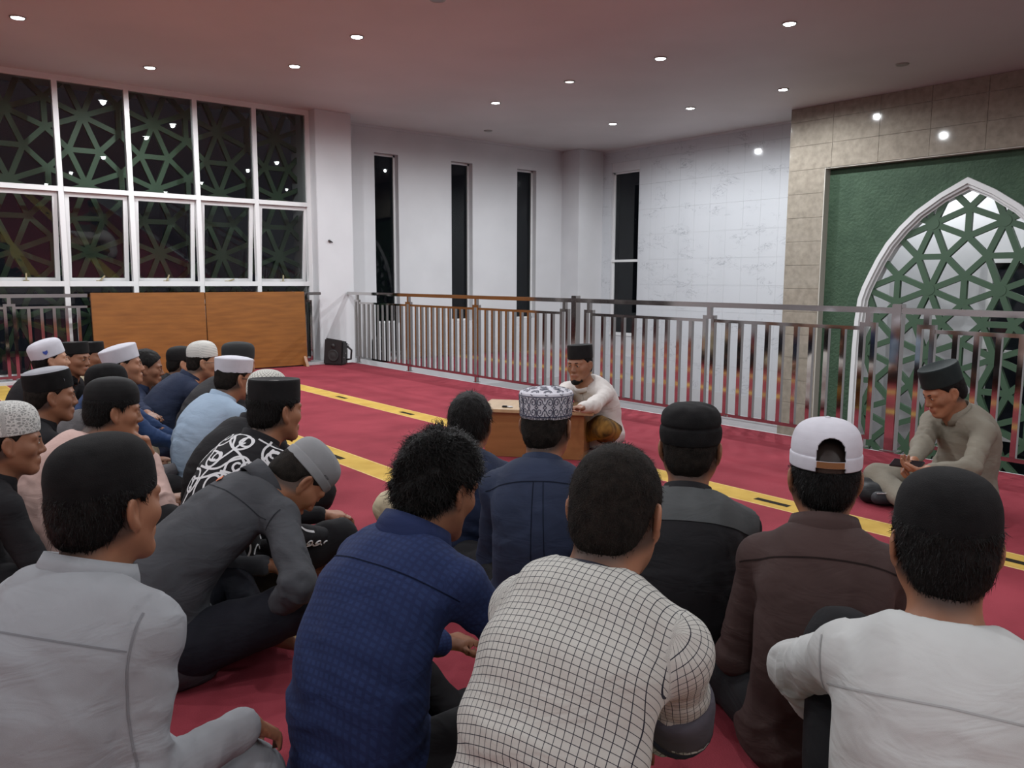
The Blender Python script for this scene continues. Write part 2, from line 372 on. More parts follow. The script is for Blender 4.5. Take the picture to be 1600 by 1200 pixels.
# window wall: bays with a fixed light above, an awning sash and a fixed light below
XB = [1.945-.765*k for k in range(5, 0, -1)]+[1.945, 2.69, 3.475, 4.225, 4.985]
for k in range(len(XB)-1):
    x0, x1 = XB[k], XB[k+1]; wn += 1; wd = x1-x0
    w = empty('window_%d' % wn, (x0, 10.5, 0), kind='structure')
    f = MB(); mw = .055
    f.box((-mw/2, -.02, .035), (mw/2, .06, 3.4))
    if k == len(XB)-2: f.box((wd-mw, -.02, .035), (wd, .06, 3.4))
    xe = wd-mw if k == len(XB)-2 else wd-mw/2
    f.box((mw/2, -.02, 3.335), (xe, .06, 3.4)).box((mw/2, -.025, 2.125), (xe, .06, 2.18)).box((mw/2, -.025, 1.055), (xe, .06, 1.115)).box((mw/2, -.02, .035), (xe, .06, .075))
    f.build('window_frame', M['white_trim'], w)
    MB().box((mw/2-.005, .018, 2.175), (wd-mw/2+.005, .024, 3.34)).build('pane', M['glass'], w)
    MB().box((mw/2-.005, .018, .07), (wd-mw/2+.005, .024, 1.06)).build('pane', M['glass'], w)
    sash = empty('sash', (0, .04, 2.125), parent=w); sash.rotation_euler = (math.radians(6.5+random.uniform(-.6, .6)), 0, 0)
    hh = 1.03; fw = .05; a, c = mw/2+.008, wd-mw/2-.008; f = MB()
    f.box((a, -.02, -hh), (a+fw, .03, 0)).box((c-fw, -.02, -hh), (c, .03, 0)).box((a+fw, -.02, -fw), (c-fw, .03, 0)).box((a+fw, -.02, -hh), (c-fw, .03, -hh+fw))
    f.build('sash_frame', M['white_trim'], sash)
    MB().box((a+fw-.004, .002, -hh+fw-.004), (c-fw+.004, .008, -fw+.004)).build('pane', M['glass'], sash)
    hd = MB(); cx = (a+c)/2; hd.box((cx-.03, -.035, -hh+.005), (cx+.03, -.02, -hh+.025)); q = [.0, .7, .35, 1.2][k % 4]
    hd.bar((cx, -.04, -hh+.015), (cx+.09*math.sin(q), -.045, -hh+.015+.09*math.cos(q)), .016, .014, (0, 1, 0))
    hd.build('handle', mat('brass_handle', (.5, .44, .28), .4, .6), sash)
lo = empty('trim_screen_lattice', kind='structure')
YL = 10.95; sc_ = YL/10.5; PW = .765*sc_
hubs = [((2.974+.765*i)*sc_, 1.15+(2.979-1.15)*sc_-PW*j) for i in range(-4, 5) for j in range(-1, 5)]
lattice(lo, hubs, PW, ('y', YL), lambda x, z: -1.6 < x < 5.1 and 0 < z < 3.7, w=.060, th=.06, far=lambda x, z: x < 1.0)
struct(MB().box((5.0, 10.9, LOW), (5.1, 11.1, 3.8)).build('trim_screen_post', M['kerb']))

# ------------------------------------------------------------------ carpet
cp = empty('prayer_carpet', (0, 0, 0), label='wall to wall red prayer carpet with yellow row stripes', cat='carpet')
MB().box((-6, -5, -.012), (5.37, 10.1, 0)).build('carpet_field', M['carpet'], cp)
mt = 0
for xs_ in (3.67, 2.40, 1.13, -.14, -1.41):
    MB().box((xs_-.09, -5, -.002), (xs_+.09, 10.1, .0008)).build('stripe', M['stripe'], cp)
    MB().box((xs_-.10, -5, -.002), (xs_-.09, 10.1, .0006)).box((xs_+.09, -5, -.002), (xs_+.10, 10.1, .0006)).build('stripe_border', M['stripe_edge'], cp)
mm = MB().box((-.022, -.1, 0), (.022, .1, .0006)).mesh('motif', M['motif'])
for xs_, y0 in ((3.66, 2.33), (2.38, 4.74)):
    for k in range(-6, 7):
        y = y0+k*1.20 if xs_ > 3 else y0+k*1.2
        if -5 < y < 10: obj('motif', mm, cp, (xs_, y, .0006))

# ------------------------------------------------------------------ railings
def post_loop(par, y, w=.115, h0=.06, h1=.87, x=0):
    b = MB()
    b.box((x-.018, y-w/2, h0), (x+.018, y-w/2+.032, h1)).box((x-.018, y+w/2-.032, h0), (x+.018, y+w/2, h1))
    b.box((x-.018, y-w/2+.032, h1-.028), (x+.018, y+w/2-.032, h1)).box((x-.018, y-w/2+.032, h0), (x+.018, y+w/2-.032, h0+.028))
    b.box((x-.018, y-.018, h1), (x+.018, y+.018, .935)).box((x-.018, y-.018, 0), (x+.018, y+.018, h0)).box((x-.03, y-.03, 0), (x+.03, y+.03, .006))
    return b.build('post', M['chrome'], par)
bal = {}
def railing(name, loc, rz, label, ys0, ys1, loops, posts, rail=(.935, .975), z0=.085, z1=.815):
    r = empty(name, loc, rz, label, 'railing')
    MB().box((-.03, ys0, rail[0]), (.03, ys1, rail[1])).build('handrail', M['chrome'], r, bevel=.006)
    for y in posts:
        MB().box((-.033, y-.033, 0), (.033, y+.033, 1.0)).box((-.055, y-.055, 0), (.055, y+.055, .008)).build('post', M['chrome'], r, bevel=.004)
    for y in loops: post_loop(r, y)
    ed = sorted(loops)
    for a, c in zip(ed[:-1], ed[1:]):
        if any(a < p < c for p in posts): continue
        a, c = a+.0575, c-.0575
        MB().box((-.014, a, z1), (.014, c, z1+.025)).build('rail', M['chrome'], r)
        MB().box((-.014, a, z0-.025), (.014, c, z0)).build('rail', M['chrome'], r)
        n = max(2, round((c-a)/.122)-1)
        if 'b' not in bal: bal['b'] = MB().box((-.016, -.016, z0), (.016, .016, z1)).mesh('baluster', M['chrome'])
        for k in range(n): obj('baluster', bal['b'], r, (0, a+(c-a)*(k+1)/(n+1), 0))
    return r
railing('balcony_railing', (5.42, 0, .001), 0, 'long stainless steel balcony railing along the open edge of the carpet', -3.0, 10.28,
        [10.03, 8.70, 7.28, 5.83, 5.49, 4.10, 2.765, 2.375, 1.0, -.5], [5.68, 2.565, -.55])
railing('window_railing', (0, 10.2, 0), -PI/2, 'stainless steel railing in front of the big gridded window', -1.6, 4.95,
        [-1.3, .02, 1.17+.15, 2.0+.17, 3.5, 4.76], [])
bpy.context.view_layer.update()

# ------------------------------------------------------------------ ceiling lamps
rim = MB().lathe([(.0, -.001), (.046, -.001), (.062, -.012), (.066, -.006), (.066, 0)], 24).mesh('lamp_rim', M['lamp_rim'], True)
lens = {k: MB().lathe([(.0, -.010), (.050, -.010), (.050, -.002)], 20).mesh('lamp_lens', M[k]) for k in ('lamp_on', 'lamp_dim', 'lamp_off')}
ln = 0
def downlight(x, y, st='on', label=None, group=None, z=ZC, pw=1.0):
    global ln; ln += 1
    t = empty('downlight', (x, y, z), 0, label or 'lit recessed ceiling downlight', 'lamp', group)
    obj('lamp_rim', rim, t); obj('lamp_lens', lens['lamp_'+st], t)
    if st == 'on':
        l = bpy.data.lights.new('downlight_light', 'SPOT'); l.energy = LAMP_W*4*pw; l.color = LAMP_COL; l.spot_size = math.radians(176); l.spot_blend = .5; l.shadow_soft_size = .03
        o = bpy.data.objects.new('downlight_light', l); COL.objects.link(o); o.parent = t; o.location = (0, 0, -.03)
    return t
L_ = {(1.32, 8.45): 'lit ceiling downlight at the upper left edge of the photo', (2.69, 9.48): 'lit ceiling downlight right above the big gridded window',
      (3.86, 8.42): 'lit ceiling downlight above the fourth bay of the big window', (3.86, 7.05): 'lit ceiling downlight second from the window along its row',
      (6.6, 8.45): 'lit ceiling downlight above the first slit windows over the balcony void', (8.75, 8.45): 'lit ceiling downlight nearest the far white corner column',
      (6.6, 5.72): 'lit ceiling downlight above the speaker and balcony void', (8.75, 7.05): 'lit ceiling downlight in front of the marble wall', (8.75, 5.68): 'lit ceiling downlight nearest the tan tiled mihrab corner',
      (6.6, 4.25): 'lit ceiling downlight nearest the camera above the balcony void'}
for (x, y), s in L_.items(): downlight(x, y, 'on', s)
downlight(3.87, 5.72, 'off', 'unlit ceiling downlight cut by the top edge of the photo')
downlight(6.56, 7.03, 'dim', 'faint ceiling downlight that hardly glows')
downlight(8.7, 4.25, 'off', 'broken unlit ceiling downlight above the mihrab wall')
downlight(7.72, 10.07, 'off', 'dark ceiling downlight near the slit windows')
for x in (3.86, 1.32, -1.3, -3.9):
    for y in (7.05, 4.25, 1.4, -1.4, -3.9):
        if (x, y) != (3.86, 7.05): downlight(x, y, 'on', 'added ceiling downlight out of view', 'added ceiling downlights out of view', pw=.56 if y < 4 else .85)  # made-up lamps out of view, added to light the room and the steel
for x, y in ((6.6, 1.4), (6.6, -1.4), (8.7, 1.4)): downlight(x, y, 'on', 'added ceiling downlight out of view', 'added ceiling downlights out of view', pw=.56 if y < 4 else .85)  # more unseen lamps, added over the near end of the void

downlight(10.8, 3.1, 'on', 'lit ceiling lamp inside the arched niche', z=2.8, pw=.75); downlight(10.8, 4.9, 'on', 'lit ceiling lamp inside the arched niche at its far end', z=2.8, pw=.75)
# ------------------------------------------------------------------ board, speaker, desk, bag and small things
bd = empty('wooden_board', (3.37, 10.04, .0012), 0, 'long varnished brown plywood board leaning below the big window', 'board')
for a, c in ((-1.27, -.005), (.005, 1.30)):
    o = MB().box((a, 0, .015), (c, .03, .985)).build('panel', M['board'], bd, bevel=.003); o.rotation_euler = (-.05, 0, 0)
MB().box((-1.27, .03, .02), (1.3, .055, .06)).box((-1.27, .03, .9), (1.3, .055, .94)).build('batten', M['board'], bd, rot=(-.05, 0, 0))
for x in (-1.2, 1.26):
    b = MB(); i = 0
    b.v = [(x-.02, -.09, 0), (x+.02, -.09, 0), (x+.02, .1, 0), (x-.02, .1, 0), (x-.02, -.005, .13), (x+.02, -.005, .13), (x+.02, .02, .13), (x-.02, .02, .13)]
    b.f = [[0, 3, 2, 1], [4, 5, 6, 7], [0, 1, 5, 4], [1, 2, 6, 5], [2, 3, 7, 6], [3, 0, 4, 7]]
    b.build('foot', M['board'], bd)

sp = empty('loudspeaker', (5.07, 9.97, .0012), -.95, 'black wedge shaped loudspeaker standing on carpet by white column', 'loudspeaker')
b = MB(); b.v = [(-.16, -.12, 0), (.13, -.12, 0), (.09, .12, 0), (-.10, .12, 0), (-.13, -.12, .37), (.15, -.12, .33), (.10, .12, .30), (-.08, .12, .33)]
b.f = [[0, 3, 2, 1], [4, 5, 6, 7], [0, 1, 5, 4], [1, 2, 6, 5], [2, 3, 7, 6], [3, 0, 4, 7]]
b.build('cabinet', M['black_plastic'], sp, bevel=.018, smooth=False)
MB().lathe([(0, .012), (.03, .012), (.065, 0), (.075, .006), (.08, 0)], 24).build('woofer', mat('speaker_cone', (.02, .02, .02), .6), sp, True, loc=(0, -.128, .13), rot=(PI/2, 0, 0))
MB().lathe([(0, .01), (.018, .008), (.03, 0), (.034, 0)], 20).build('tweeter', M['black_plastic'], sp, True, loc=(0, -.128, .26), rot=(PI/2, 0, 0))
MB().tube([(.13, .0, .07), (.2, .0, .08), (.21, .0, .2), (.15, .0, .25)], .014).build('bracket', M['black_plastic'], sp)
for k in range(4): MB().lathe([(0, .006), (.009, .006), (.011, 0)], 10).build('screw', M['grey_plastic'], sp, True, loc=(.125+.004*k, -.06+.04*k, .1+.055*k), rot=(0, PI/2, 0))

A_, B_ = Vector((3.16, 4.16, 0)), Vector((3.57, 3.65, 0)); dd = (B_-A_); ang = math.atan2(dd.y, dd.x); Ld = dd.length
dk = empty('low_desk', (A_+B_)/2+Vector((0, 0, .0012)), ang, 'low brown wooden desk in front of the seated speaker', 'desk')
hl = Ld/2; dz = .295
MB().box((-hl, 0, .0), (hl, .016, dz)).build('front_panel', M['desk'], dk, bevel=.002)
for s in (-1, 1): MB().box((s*hl-(.016 if s > 0 else 0), .016, 0), (s*hl+(.016 if s < 0 else 0), .34, dz)).build('side_panel', M['desk'], dk, bevel=.002)
MB().box((-hl-.05, -.03, dz), (hl+.06, .40, dz+.022)).build('desk_top', M['desk_top'], dk, bevel=.003)
def on_desk(x, y): return dk.matrix_basis @ Vector((x, y, dz+.022))
bpy.context.view_layer.update()
t = empty('key_fob', on_desk(-.2, .06), ang, 'small black and white key fob on the desk top', 'keys')
MB().box((-.022, -.014, 0), (.012, .014, .012)).build('fob', M['black_plastic'], t, bevel=.004)
MB().tube([(.012+.018*math.cos(q)+.018, .018*math.sin(q), .004) for q in np.linspace(0, 2*PI, 13)], .003, 6).build('ring', M['grey_plastic'], t)
MB().box((.02, -.012, .003), (.05, .006, .008)).build('tag', M['white_trim'], t, bevel=.002)
t = empty('mobile_phone', on_desk(.26, .02), ang+.3, 'dark mobile phone lying at the right end of the desk', 'phone')
MB().box((-.035, -.02, 0), (.04, .02, .009)).build('phone_body', M['black_plastic'], t, bevel=.003)
MB().box((-.032, -.017, .009), (.037, .017, .0095)).build('screen', mat('phone_glass', (.01, .01, .012), .08), t)
b = MB(); c_ = [(5.30+.02*math.sin(q*3), 3.98+.10*q/PI-.05, .004+.045*math.sin(q)) for q in np.linspace(0, PI, 12)]
tag(b.tube(c_, .004, 6).build('cable_loop', mat('grey_cable', (.25, .25, .25), .5)), 'small grey cable loop beside the balcony railing post', 'cable')

hk = empty('wall_hook', (5.16, 10.3, 1.665), 0, 'small broken metal hook on the white column', 'hook')
MB().lathe([(.0001, .012), (.02, .012), (.026, 0)], 16).build('hook_plate', M['grey_plastic'], hk, True, rot=(PI/2, 0, 0))
MB().tube([(-.03, -.02, .01), (.0, -.03, .0), (.03, -.02, -.015)], .008, 8).build('hook_arm', M['black_plastic'], hk, True)

# ================================================================== people
f32 = np.float32
V = lambda *a: np.array(a, float)
def unit(v): v = np.asarray(v, float); return v/np.linalg.norm(v)
def rotx(a): c, s = math.cos(a), math.sin(a); return np.array([[1, 0, 0], [0, c, -s], [0, s, c]])
def roty(a): c, s = math.cos(a), math.sin(a); return np.array([[c, 0, s], [0, 1, 0], [-s, 0, c]])
def rotz(a): c, s = math.cos(a), math.sin(a); return np.array([[c, -s, 0], [s, c, 0], [0, 0, 1]])
def hash3(i, j, k, seed):
    n = (i*73856093 ^ j*19349663 ^ k*83492791 ^ seed*2654435) & 0x7fffffff
    n = (n ^ (n >> 13))*1274126177 & 0x7fffffff
    n = (n ^ (n >> 16)) & 0xffff
    return n.astype(f32)/32767.5-1
def vnoise(p, seed=1):
    p = np.asarray(p, np.float64); i = np.floor(p).astype(np.int64); f = p-i; f = f*f*(3-2*f); o = 0
    for a in (0, 1):
        for b in (0, 1):
            for c in (0, 1):
                w = (f[:, 0] if a else 1-f[:, 0])*(f[:, 1] if b else 1-f[:, 1])*(f[:, 2] if c else 1-f[:, 2])
                o = o+w*hash3(i[:, 0]+a, i[:, 1]+b, i[:, 2]+c, seed)
    return o
def axis(lo, hi, h, fine=()):
    x = lo; out = [lo]
    while x < hi:
        s = h
        for a, b, hf in fine:
            if a-1e-6 <= x < b: s = min(s, hf)
            elif x < a < x+s: s = max(a-x, hf)
        x += s; out.append(x)
    return np.array(out, f32)
class Fld:          # signed distance field on a rectilinear grid
    def __init__(s, xs, ys, zs):
        s.ax = (xs, ys, zs); s.F = np.full((len(xs), len(ys), len(zs)), 1.0, f32)
    def sub(s, lo, hi):
        sl = []
        for d in range(3):
            a = s.ax[d]; i = max(0, int(np.searchsorted(a, lo[d]))-1); j = min(len(a), int(np.searchsorted(a, hi[d]))+1)
            if j-i < 1: return None
            sl.append(slice(i, j))
        return tuple(sl)
    def pts(s, sl): return s.ax[0][sl[0]][:, None, None], s.ax[1][sl[1]][None, :, None], s.ax[2][sl[2]][None, None, :]
    def comb(s, sl, d, k, op):
        F = s.F[sl]
        if op == '+':
            if k > 0: h = np.maximum(k-np.abs(F-d), 0)/k; s.F[sl] = np.minimum(F, d)-h*h*k*.25
            else: s.F[sl] = np.minimum(F, d)
        else:
            d = -d
            if k > 0: h = np.maximum(k-np.abs(F-d), 0)/k; s.F[sl] = np.maximum(F, d)+h*h*k*.25
            else: s.F[sl] = np.maximum(F, d)
    def rc(s, a, b, ra, rb=None, k=.02, op='+'):
        rb = ra if rb is None else rb; a = np.asarray(a, float); b = np.asarray(b, float); m = max(ra, rb)+k+.03
        sl = s.sub(np.minimum(a, b)-m, np.maximum(a, b)+m)
        if sl is None: return
        X, Y, Z = s.pts(sl); ba = b-a; L = float(ba@ba)+1e-9
        px, py, pz = X-f32(a[0]), Y-f32(a[1]), Z-f32(a[2])
        t = np.clip((px*f32(ba[0])+py*f32(ba[1])+pz*f32(ba[2]))/f32(L), 0, 1)
        d = np.sqrt((px-t*f32(ba[0]))**2+(py-t*f32(ba[1]))**2+(pz-t*f32(ba[2]))**2)-(f32(ra)+t*f32(rb-ra))
        s.comb(sl, d, f32(k), op)
    def ell(s, c, r, R=None, k=.02, op='+'):
        c = np.asarray(c, float); r = np.asarray(r, float); m = r.max()+k+.03
        sl = s.sub(c-m, c+m)
        if sl is None: return
        X, Y, Z = s.pts(sl); q = [X-f32(c[0]), Y-f32(c[1]), Z-f32(c[2])]
        if R is not None: q = [q[0]*f32(R[0, j])+q[1]*f32(R[1, j])+q[2]*f32(R[2, j]) for j in range(3)]
        k0 = np.sqrt(sum((q[j]/f32(r[j]))**2 for j in range(3))); k1 = np.sqrt(sum((q[j]/f32(r[j]**2))**2 for j in range(3)))+f32(1e-6)
        s.comb(sl, k0*(k0-1)/k1, f32(k), op)
    def floor(s, z): s.F = np.maximum(s.F, (f32(z)-s.ax[2])[None, None, :])
    def mesh(s):        # naive surface nets
        F = s.F; I = F < 0; nx, ny, nz = F.shape
        cnt = np.zeros((nx-1, ny-1, nz-1), np.int8)
        for a in (0, 1):
            for b in (0, 1):
                for c in (0, 1): cnt += I[a:nx-1+a, b:ny-1+b, c:nz-1+c]
        ci = np.argwhere((cnt > 0) & (cnt < 8)); idx = np.full(cnt.shape, -1, np.int32); idx[tuple(ci.T)] = np.arange(len(ci))
        X = [s.ax[d] for d in range(3)]; corn = {}
        for a in (0, 1):
            for b in (0, 1):
                for c in (0, 1): corn[a, b, c] = F[ci[:, 0]+a, ci[:, 1]+b, ci[:, 2]+c]
        acc = np.zeros((len(ci), 3), f32); n = np.zeros(len(ci), f32)
        for d in range(3):
            o = [e for e in range(3) if e != d]
            for b in (0, 1):
                for c in (0, 1):
                    k0 = [0, 0, 0]; k0[o[0]] = b; k0[o[1]] = c; k1 = list(k0); k1[d] = 1
                    f0, f1 = corn[tuple(k0)], corn[tuple(k1)]; mk = (f0 < 0) != (f1 < 0)
                    t = np.where(mk, f0/(f0-f1+(f0 == f1)), 0)
                    for e in range(3):
                        if e == d: val = X[d][ci[:, d]]*(1-t)+X[d][ci[:, d]+1]*t
                        else: val = X[e][ci[:, e]+k0[e]]
                        acc[:, e] += np.where(mk, val, 0)
                    n += mk
        vtx = acc/n[:, None]; faces = []
        for d in range(3):
            o = [(d+1) % 3, (d+2) % 3]
            s0 = [slice(None)]*3; s1 = [slice(None)]*3; s0[d] = slice(0, -1); s1[d] = slice(1, None)
            for e in o: s0[e] = slice(1, -1); s1[e] = slice(1, -1)
            A, B = I[tuple(s0)], I[tuple(s1)]; e = np.argwhere(A != B)
            if not len(e): continue
            flip = A[tuple(e.T)]; e = e.copy(); e[:, o[0]] += 1; e[:, o[1]] += 1; q = []
            for db, dc in ((-1, -1), (0, -1), (0, 0), (-1, 0)):
                g = e.copy(); g[:, o[0]] += db; g[:, o[1]] += dc; q.append(idx[tuple(g.T)])
            q = np.stack(q, 1); q[~flip] = q[~flip][:, ::-1]; faces.append(q)
        return vtx.astype(float), np.concatenate(faces)
def vnormals(v, f):
    a = v[f[:, 2]]-v[f[:, 0]]; b = v[f[:, 3]]-v[f[:, 1]]; nn = np.cross(a, b); out = np.zeros_like(v)
    for j in range(4):
        for d in range(3): out[:, d] += np.bincount(f[:, j], nn[:, d], len(v))
    return out/(np.linalg.norm(out, axis=1)[:, None]+1e-12)
def segdist(p, a, b):
    ba = b-a; t = np.clip((p-a)@ba/(ba@ba+1e-9), 0, 1); return np.linalg.norm(p-a-t[:, None]*ba, axis=1), t
def sstep(x, a, b): t = np.clip((x-a)/(b-a), 0, 1); return t*t*(3-2*t)

# ---------------------------------------------------------------- cloth, skin and hair materials
def cloth(name, rgb, rough=.85, var=.12, weave=900, bump=.25, fold=.35):
    c = lin(rgb); m = mat(name, c, rough, 0, .25)
    noisy(m, tuple(v*(1-var) for v in c), tuple(min(1, v*(1+var)) for v in c), 9, 5, bump, weave, lo=.3, hi=.7, dist=.001)
    if fold:
        tc = [n for n in m.node_tree.nodes if n.type == 'TEX_COORD'][0]; mp = N(m, 'ShaderNodeMapping'); mp.inputs['Scale'].default_value = (1, 1, 2.6); mp.inputs['Rotation'].default_value = (.3, .5, .2)
        n = N(m, 'ShaderNodeTexNoise', Scale=7.0, Detail=3, Distortion=.8); LK(m, tc, 'Object', mp, 'Vector'); LK(m, mp, 'Vector', n, 'Vector')
        b = N(m, 'ShaderNodeBump', Strength=fold, Distance=.02); LK(m, n, 'Fac', b, 'Height')
        b0 = [q for q in m.node_tree.nodes if q.type == 'BUMP' and q != b][0]; LK(m, b, 'Normal', b0, 'Normal')
    return m
def uv_lines(m, c1, c2, du, dv, wu, wv, soft=.0):       # thin woven lines along the cloth's UV
    tc = N(m, 'ShaderNodeTexCoord'); sp_ = N(m, 'ShaderNodeSeparateXYZ'); LK(m, tc, 'UV', sp_, 0); outs = []
    for ch, d, w_ in (('X', du, wu), ('Y', dv, wv)):
        a = N(m, 'ShaderNodeMath', operation='DIVIDE'); a.inputs[1].default_value = d; LK(m, sp_, ch, a, 0)
        b = N(m, 'ShaderNodeMath', operation='FRACT'); LK(m, a, 0, b, 0)
        c = N(m, 'ShaderNodeMath', operation='LESS_THAN'); c.inputs[1].default_value = w_; LK(m, b, 0, c, 0); outs.append(c)
    mx = N(m, 'ShaderNodeMath', operation='MAXIMUM'); LK(m, outs[0], 0, mx, 0); LK(m, outs[1], 0, mx, 1)
    mix = N(m, 'ShaderNodeMix', data_type='RGBA'); LK(m, mx, 0, mix, 0)
    src = [l for l in m.node_tree.links if l.to_socket == bsdf(m).inputs['Base Color']]
    if src and c1 is None: m.node_tree.links.new(src[0].from_socket, mix.inputs[6])
    else: mix.inputs[6].default_value = (*c1, 1)
    mix.inputs[7].default_value = (*c2, 1); LK(m, mix, 2, bsdf(m), 'Base Color'); return m
def skin(name, rgb):
    c = lin(rgb); m = mat(name, c, .5, 0, .4)
    noisy(m, tuple(v*.88 for v in c), tuple(v*1.1 for v in c), 14, 4, .12, 400, dist=.001)
    src = [l for l in m.node_tree.links if l.to_socket == bsdf(m).inputs['Base Color']][0].from_socket
    for an, col in (('lip', (c[0]*.85, c[1]*.55, c[2]*.6)), ('fade', (.012, .010, .009))):
        at = N(m, 'ShaderNodeAttribute', attribute_name=an); mx = N(m, 'ShaderNodeMix', data_type='RGBA')
        LK(m, at, 'Fac', mx, 0); m.node_tree.links.new(src, mx.inputs[6]); mx.inputs[7].default_value = (*col, 1); src = mx.outputs[2]
    m.node_tree.links.new(src, bsdf(m).inputs['Base Color']); return m
SK = {'tan': skin('skin_tan', (146, 101, 76)), 'brown': skin('skin_brown', (134, 92, 69)), 'light': skin('skin_light', (166, 122, 96)), 'dark': skin('skin_dark', (104, 70, 52))}
HAIR = noisy(mat('hair_black', (.008, .007, .007), .6, 0, .18), (.003, .0027, .0026), (.007, .0064, .006), 30, 4, .8, 160, stretch=(3, 3, .6), dist=.006)
BUZZ = noisy(mat('hair_cropped', (.02, .017, .015), .75, 0, .12), (.008, .0068, .0058), (.018, .0145, .012), 60, 4, .9, 420, dist=.003)
EYE_W = mat('eye_white', (.34, .31, .28), .6); EYE_D = mat('eye_dark', (.012, .008, .006), .15)
CL = {}
def C_(name, rgb, **k):
    if name not in CL: CL[name] = cloth(name, rgb, **k)
    return CL[name]

# ---------------------------------------------------------------- head, hands
def head_prims(F, R, c, s=1.0, ears=True):
    T = lambda p: R@(np.asarray(p, float)*s)+c
    rc = lambda a, b, ra, rb=None, k=.02, op='+': F.rc(T(a), T(b), ra*s, (ra if rb is None else rb)*s, k, op)
    el = lambda p, r, Re=None, k=.02, op='+': F.ell(T(p), np.asarray(r)*s, R if Re is None else R@Re, k, op)
    el((0, -.012, .030), (.0765, .098, .090)); el((0, .020, -.032), (.064, .068, .086), k=.03)
    for q in (-1, 1):
        rc((q*.050, -.002, -.05), (q*.022, .066, -.099), .023, .019, k=.03)
        rc((q*.046, .058, -.022), (q*.05, .03, -.015), .020, .018, k=.025)
        rc((q*.048, .071, .024), (q*.012, .083, .022), .0095, k=.014)
    el((0, .075, -.099), (.022, .017, .016), k=.022)
    rc((0, .083, .012), (0, .104, -.030), .0085, .0115, k=.014)
    for q in (-1, 1):
        F.rc(T((q*.0125, .094, -.035)), T((q*.0125, .096, -.034)), .0085*s, .0085*s, .008)
        el((q*.031, .097, .002), (.016, .014, .011), k=.012, op='-')
        el((q*.031, .0775, .003), (.0165, .0115, .011), k=.006)
    el((0, .084, -.066), (.027, .013, .015), k=.014)
    rc((-.017, .0925, -.062), (.017, .0925, -.062), .0055, k=.006); rc((-.014, .0915, -.074), (.014, .0915, -.074), .0065, k=.006)
    rc((-.017, .1002, -.068), (.017, .1002, -.068), .0020, k=.004, op='-')
    if ears:
        for q in (-1, 1):
            Re = rotz(q*.42)@rotx(.16)
            el((q*.0820, -.012, -.004), (.0080, .0185, .0315), Re, k=.006)
            el((q*.0895, -.006, .000), (.0065, .0115, .021), Re, k=.003, op='-')
            rc((q*.076, .000, -.036), (q*.078, -.004, -.03), .0085, k=.008)
def hand(F, Wr, d, n, s, curl=(.5, .7, .4), spread=.0, sc=1.0, thumb=.0):
    d, n, s = unit(d), unit(n), unit(s); Wr = np.asarray(Wr, float)
    ln_ = (.068, .077, .072, .056)
    for f in range(4):
        K = Wr+(d*(.086-.004*abs(f-1.2))+s*(.030-.0205*f))*sc
        F.rc(Wr+s*(.016-.011*f)*sc, K, .0145*sc, .0105*sc, .012)
        th = 0; p = K
        for q, (fr, cu) in enumerate(zip((.46, .30, .24), curl)):
            th += cu*(1+.06*f); di = unit((d*math.cos(th)+n*math.sin(th))+s*spread*(1.5-f)*.5)
            r0_, r1_ = (.0092-.0012*q)*sc, (.0086-.0013*q)*sc
            F.rc(p, p+di*ln_[f]*fr*sc, r0_, r1_, .0035); p = p+di*ln_[f]*fr*sc
    a = Wr+(d*.022+s*.020)*sc; b = a+unit(d*.62+s*.62+n*(.35+thumb))*.040*sc; c = b+unit(d*.85+s*.1+n*(.4+thumb))*.030*sc; e = c+unit(d*.9-s*.12+n*(.35+thumb))*.024*sc
    F.rc(a, b, .0150*sc, .0115*sc, .012); F.rc(b, c, .0105*sc, .0095*sc, .004); F.rc(c, e, .0094*sc, .0075*sc, .004)
def ik(S, T, l1, l2, pole):
    v = T-S; L = min(np.linalg.norm(v), (l1+l2)*.995); u = unit(v); T = S+u*L
    a = (l1*l1-l2*l2+L*L)/(2*L); h = math.sqrt(max(l1*l1-a*a, 0)); p = pole-u*(pole@u); return S+u*a+unit(p)*h, T

# ---------------------------------------------------------------- caps: profile (radius scale, z) swept round the skull ellipse
CAPA, CAPB, CAPC = .0835, .1040, -.012
CAPS = {
 'peci': [(.985, 0), (1.0, .002), (1.005, .03), (.995, .075), (.985, .092), (.965, .0975), (.92, .0965), (.6, .088), (.25, .083), (.001, .082)],
 'pecilow': [(.985, 0), (1.0, .002), (1.01, .03), (1.0, .062), (.98, .078), (.94, .086), (.8, .093), (.5, .099), (.25, .101), (.001, .101)],
 'kufi': [(.985, 0), (1.0, .002), (1.015, .02), (1.01, .048), (1.0, .053), (.97, .070), (.88, .090), (.72, .106), (.5, .116), (.25, .121), (.001, .122)],
 'knit': [(.985, 0), (1.0, .002), (1.01, .02), (1.005, .04), (.97, .062), (.88, .083), (.72, .100), (.5, .111), (.25, .117), (.001, .118)],
 'flat': [(.985, 0), (1.0, .002), (1.02, .03), (1.045, .070), (1.05, .078), (1.03, .083), (.98, .085), (.75, .092), (.45, .097), (.2, .099), (.001, .099)],
 'white': [(.985, 0), (1.0, .002), (1.015, .03), (1.02, .060), (1.0, .074), (.94, .086), (.8, .098), (.5, .106), (.25, .109), (.001, .110)],
 'roll': [(.985, .004), (1.02, 0), (1.05, .012), (1.06, .03), (1.045, .046), (1.0, .052), (1.0, .056), (1.03, .062), (1.025, .075), (.97, .092), (.84, .107), (.6, .117), (.3, .121), (.001, .122)],
 'miki': [(1.0, .004), (1.03, 0), (1.04, .012), (1.04, .03), (1.025, .034), (1.0, .034), (1.015, .045), (1.0, .066), (.93, .088), (.8, .104), (.58, .116), (.3, .122), (.001, .123)],
}
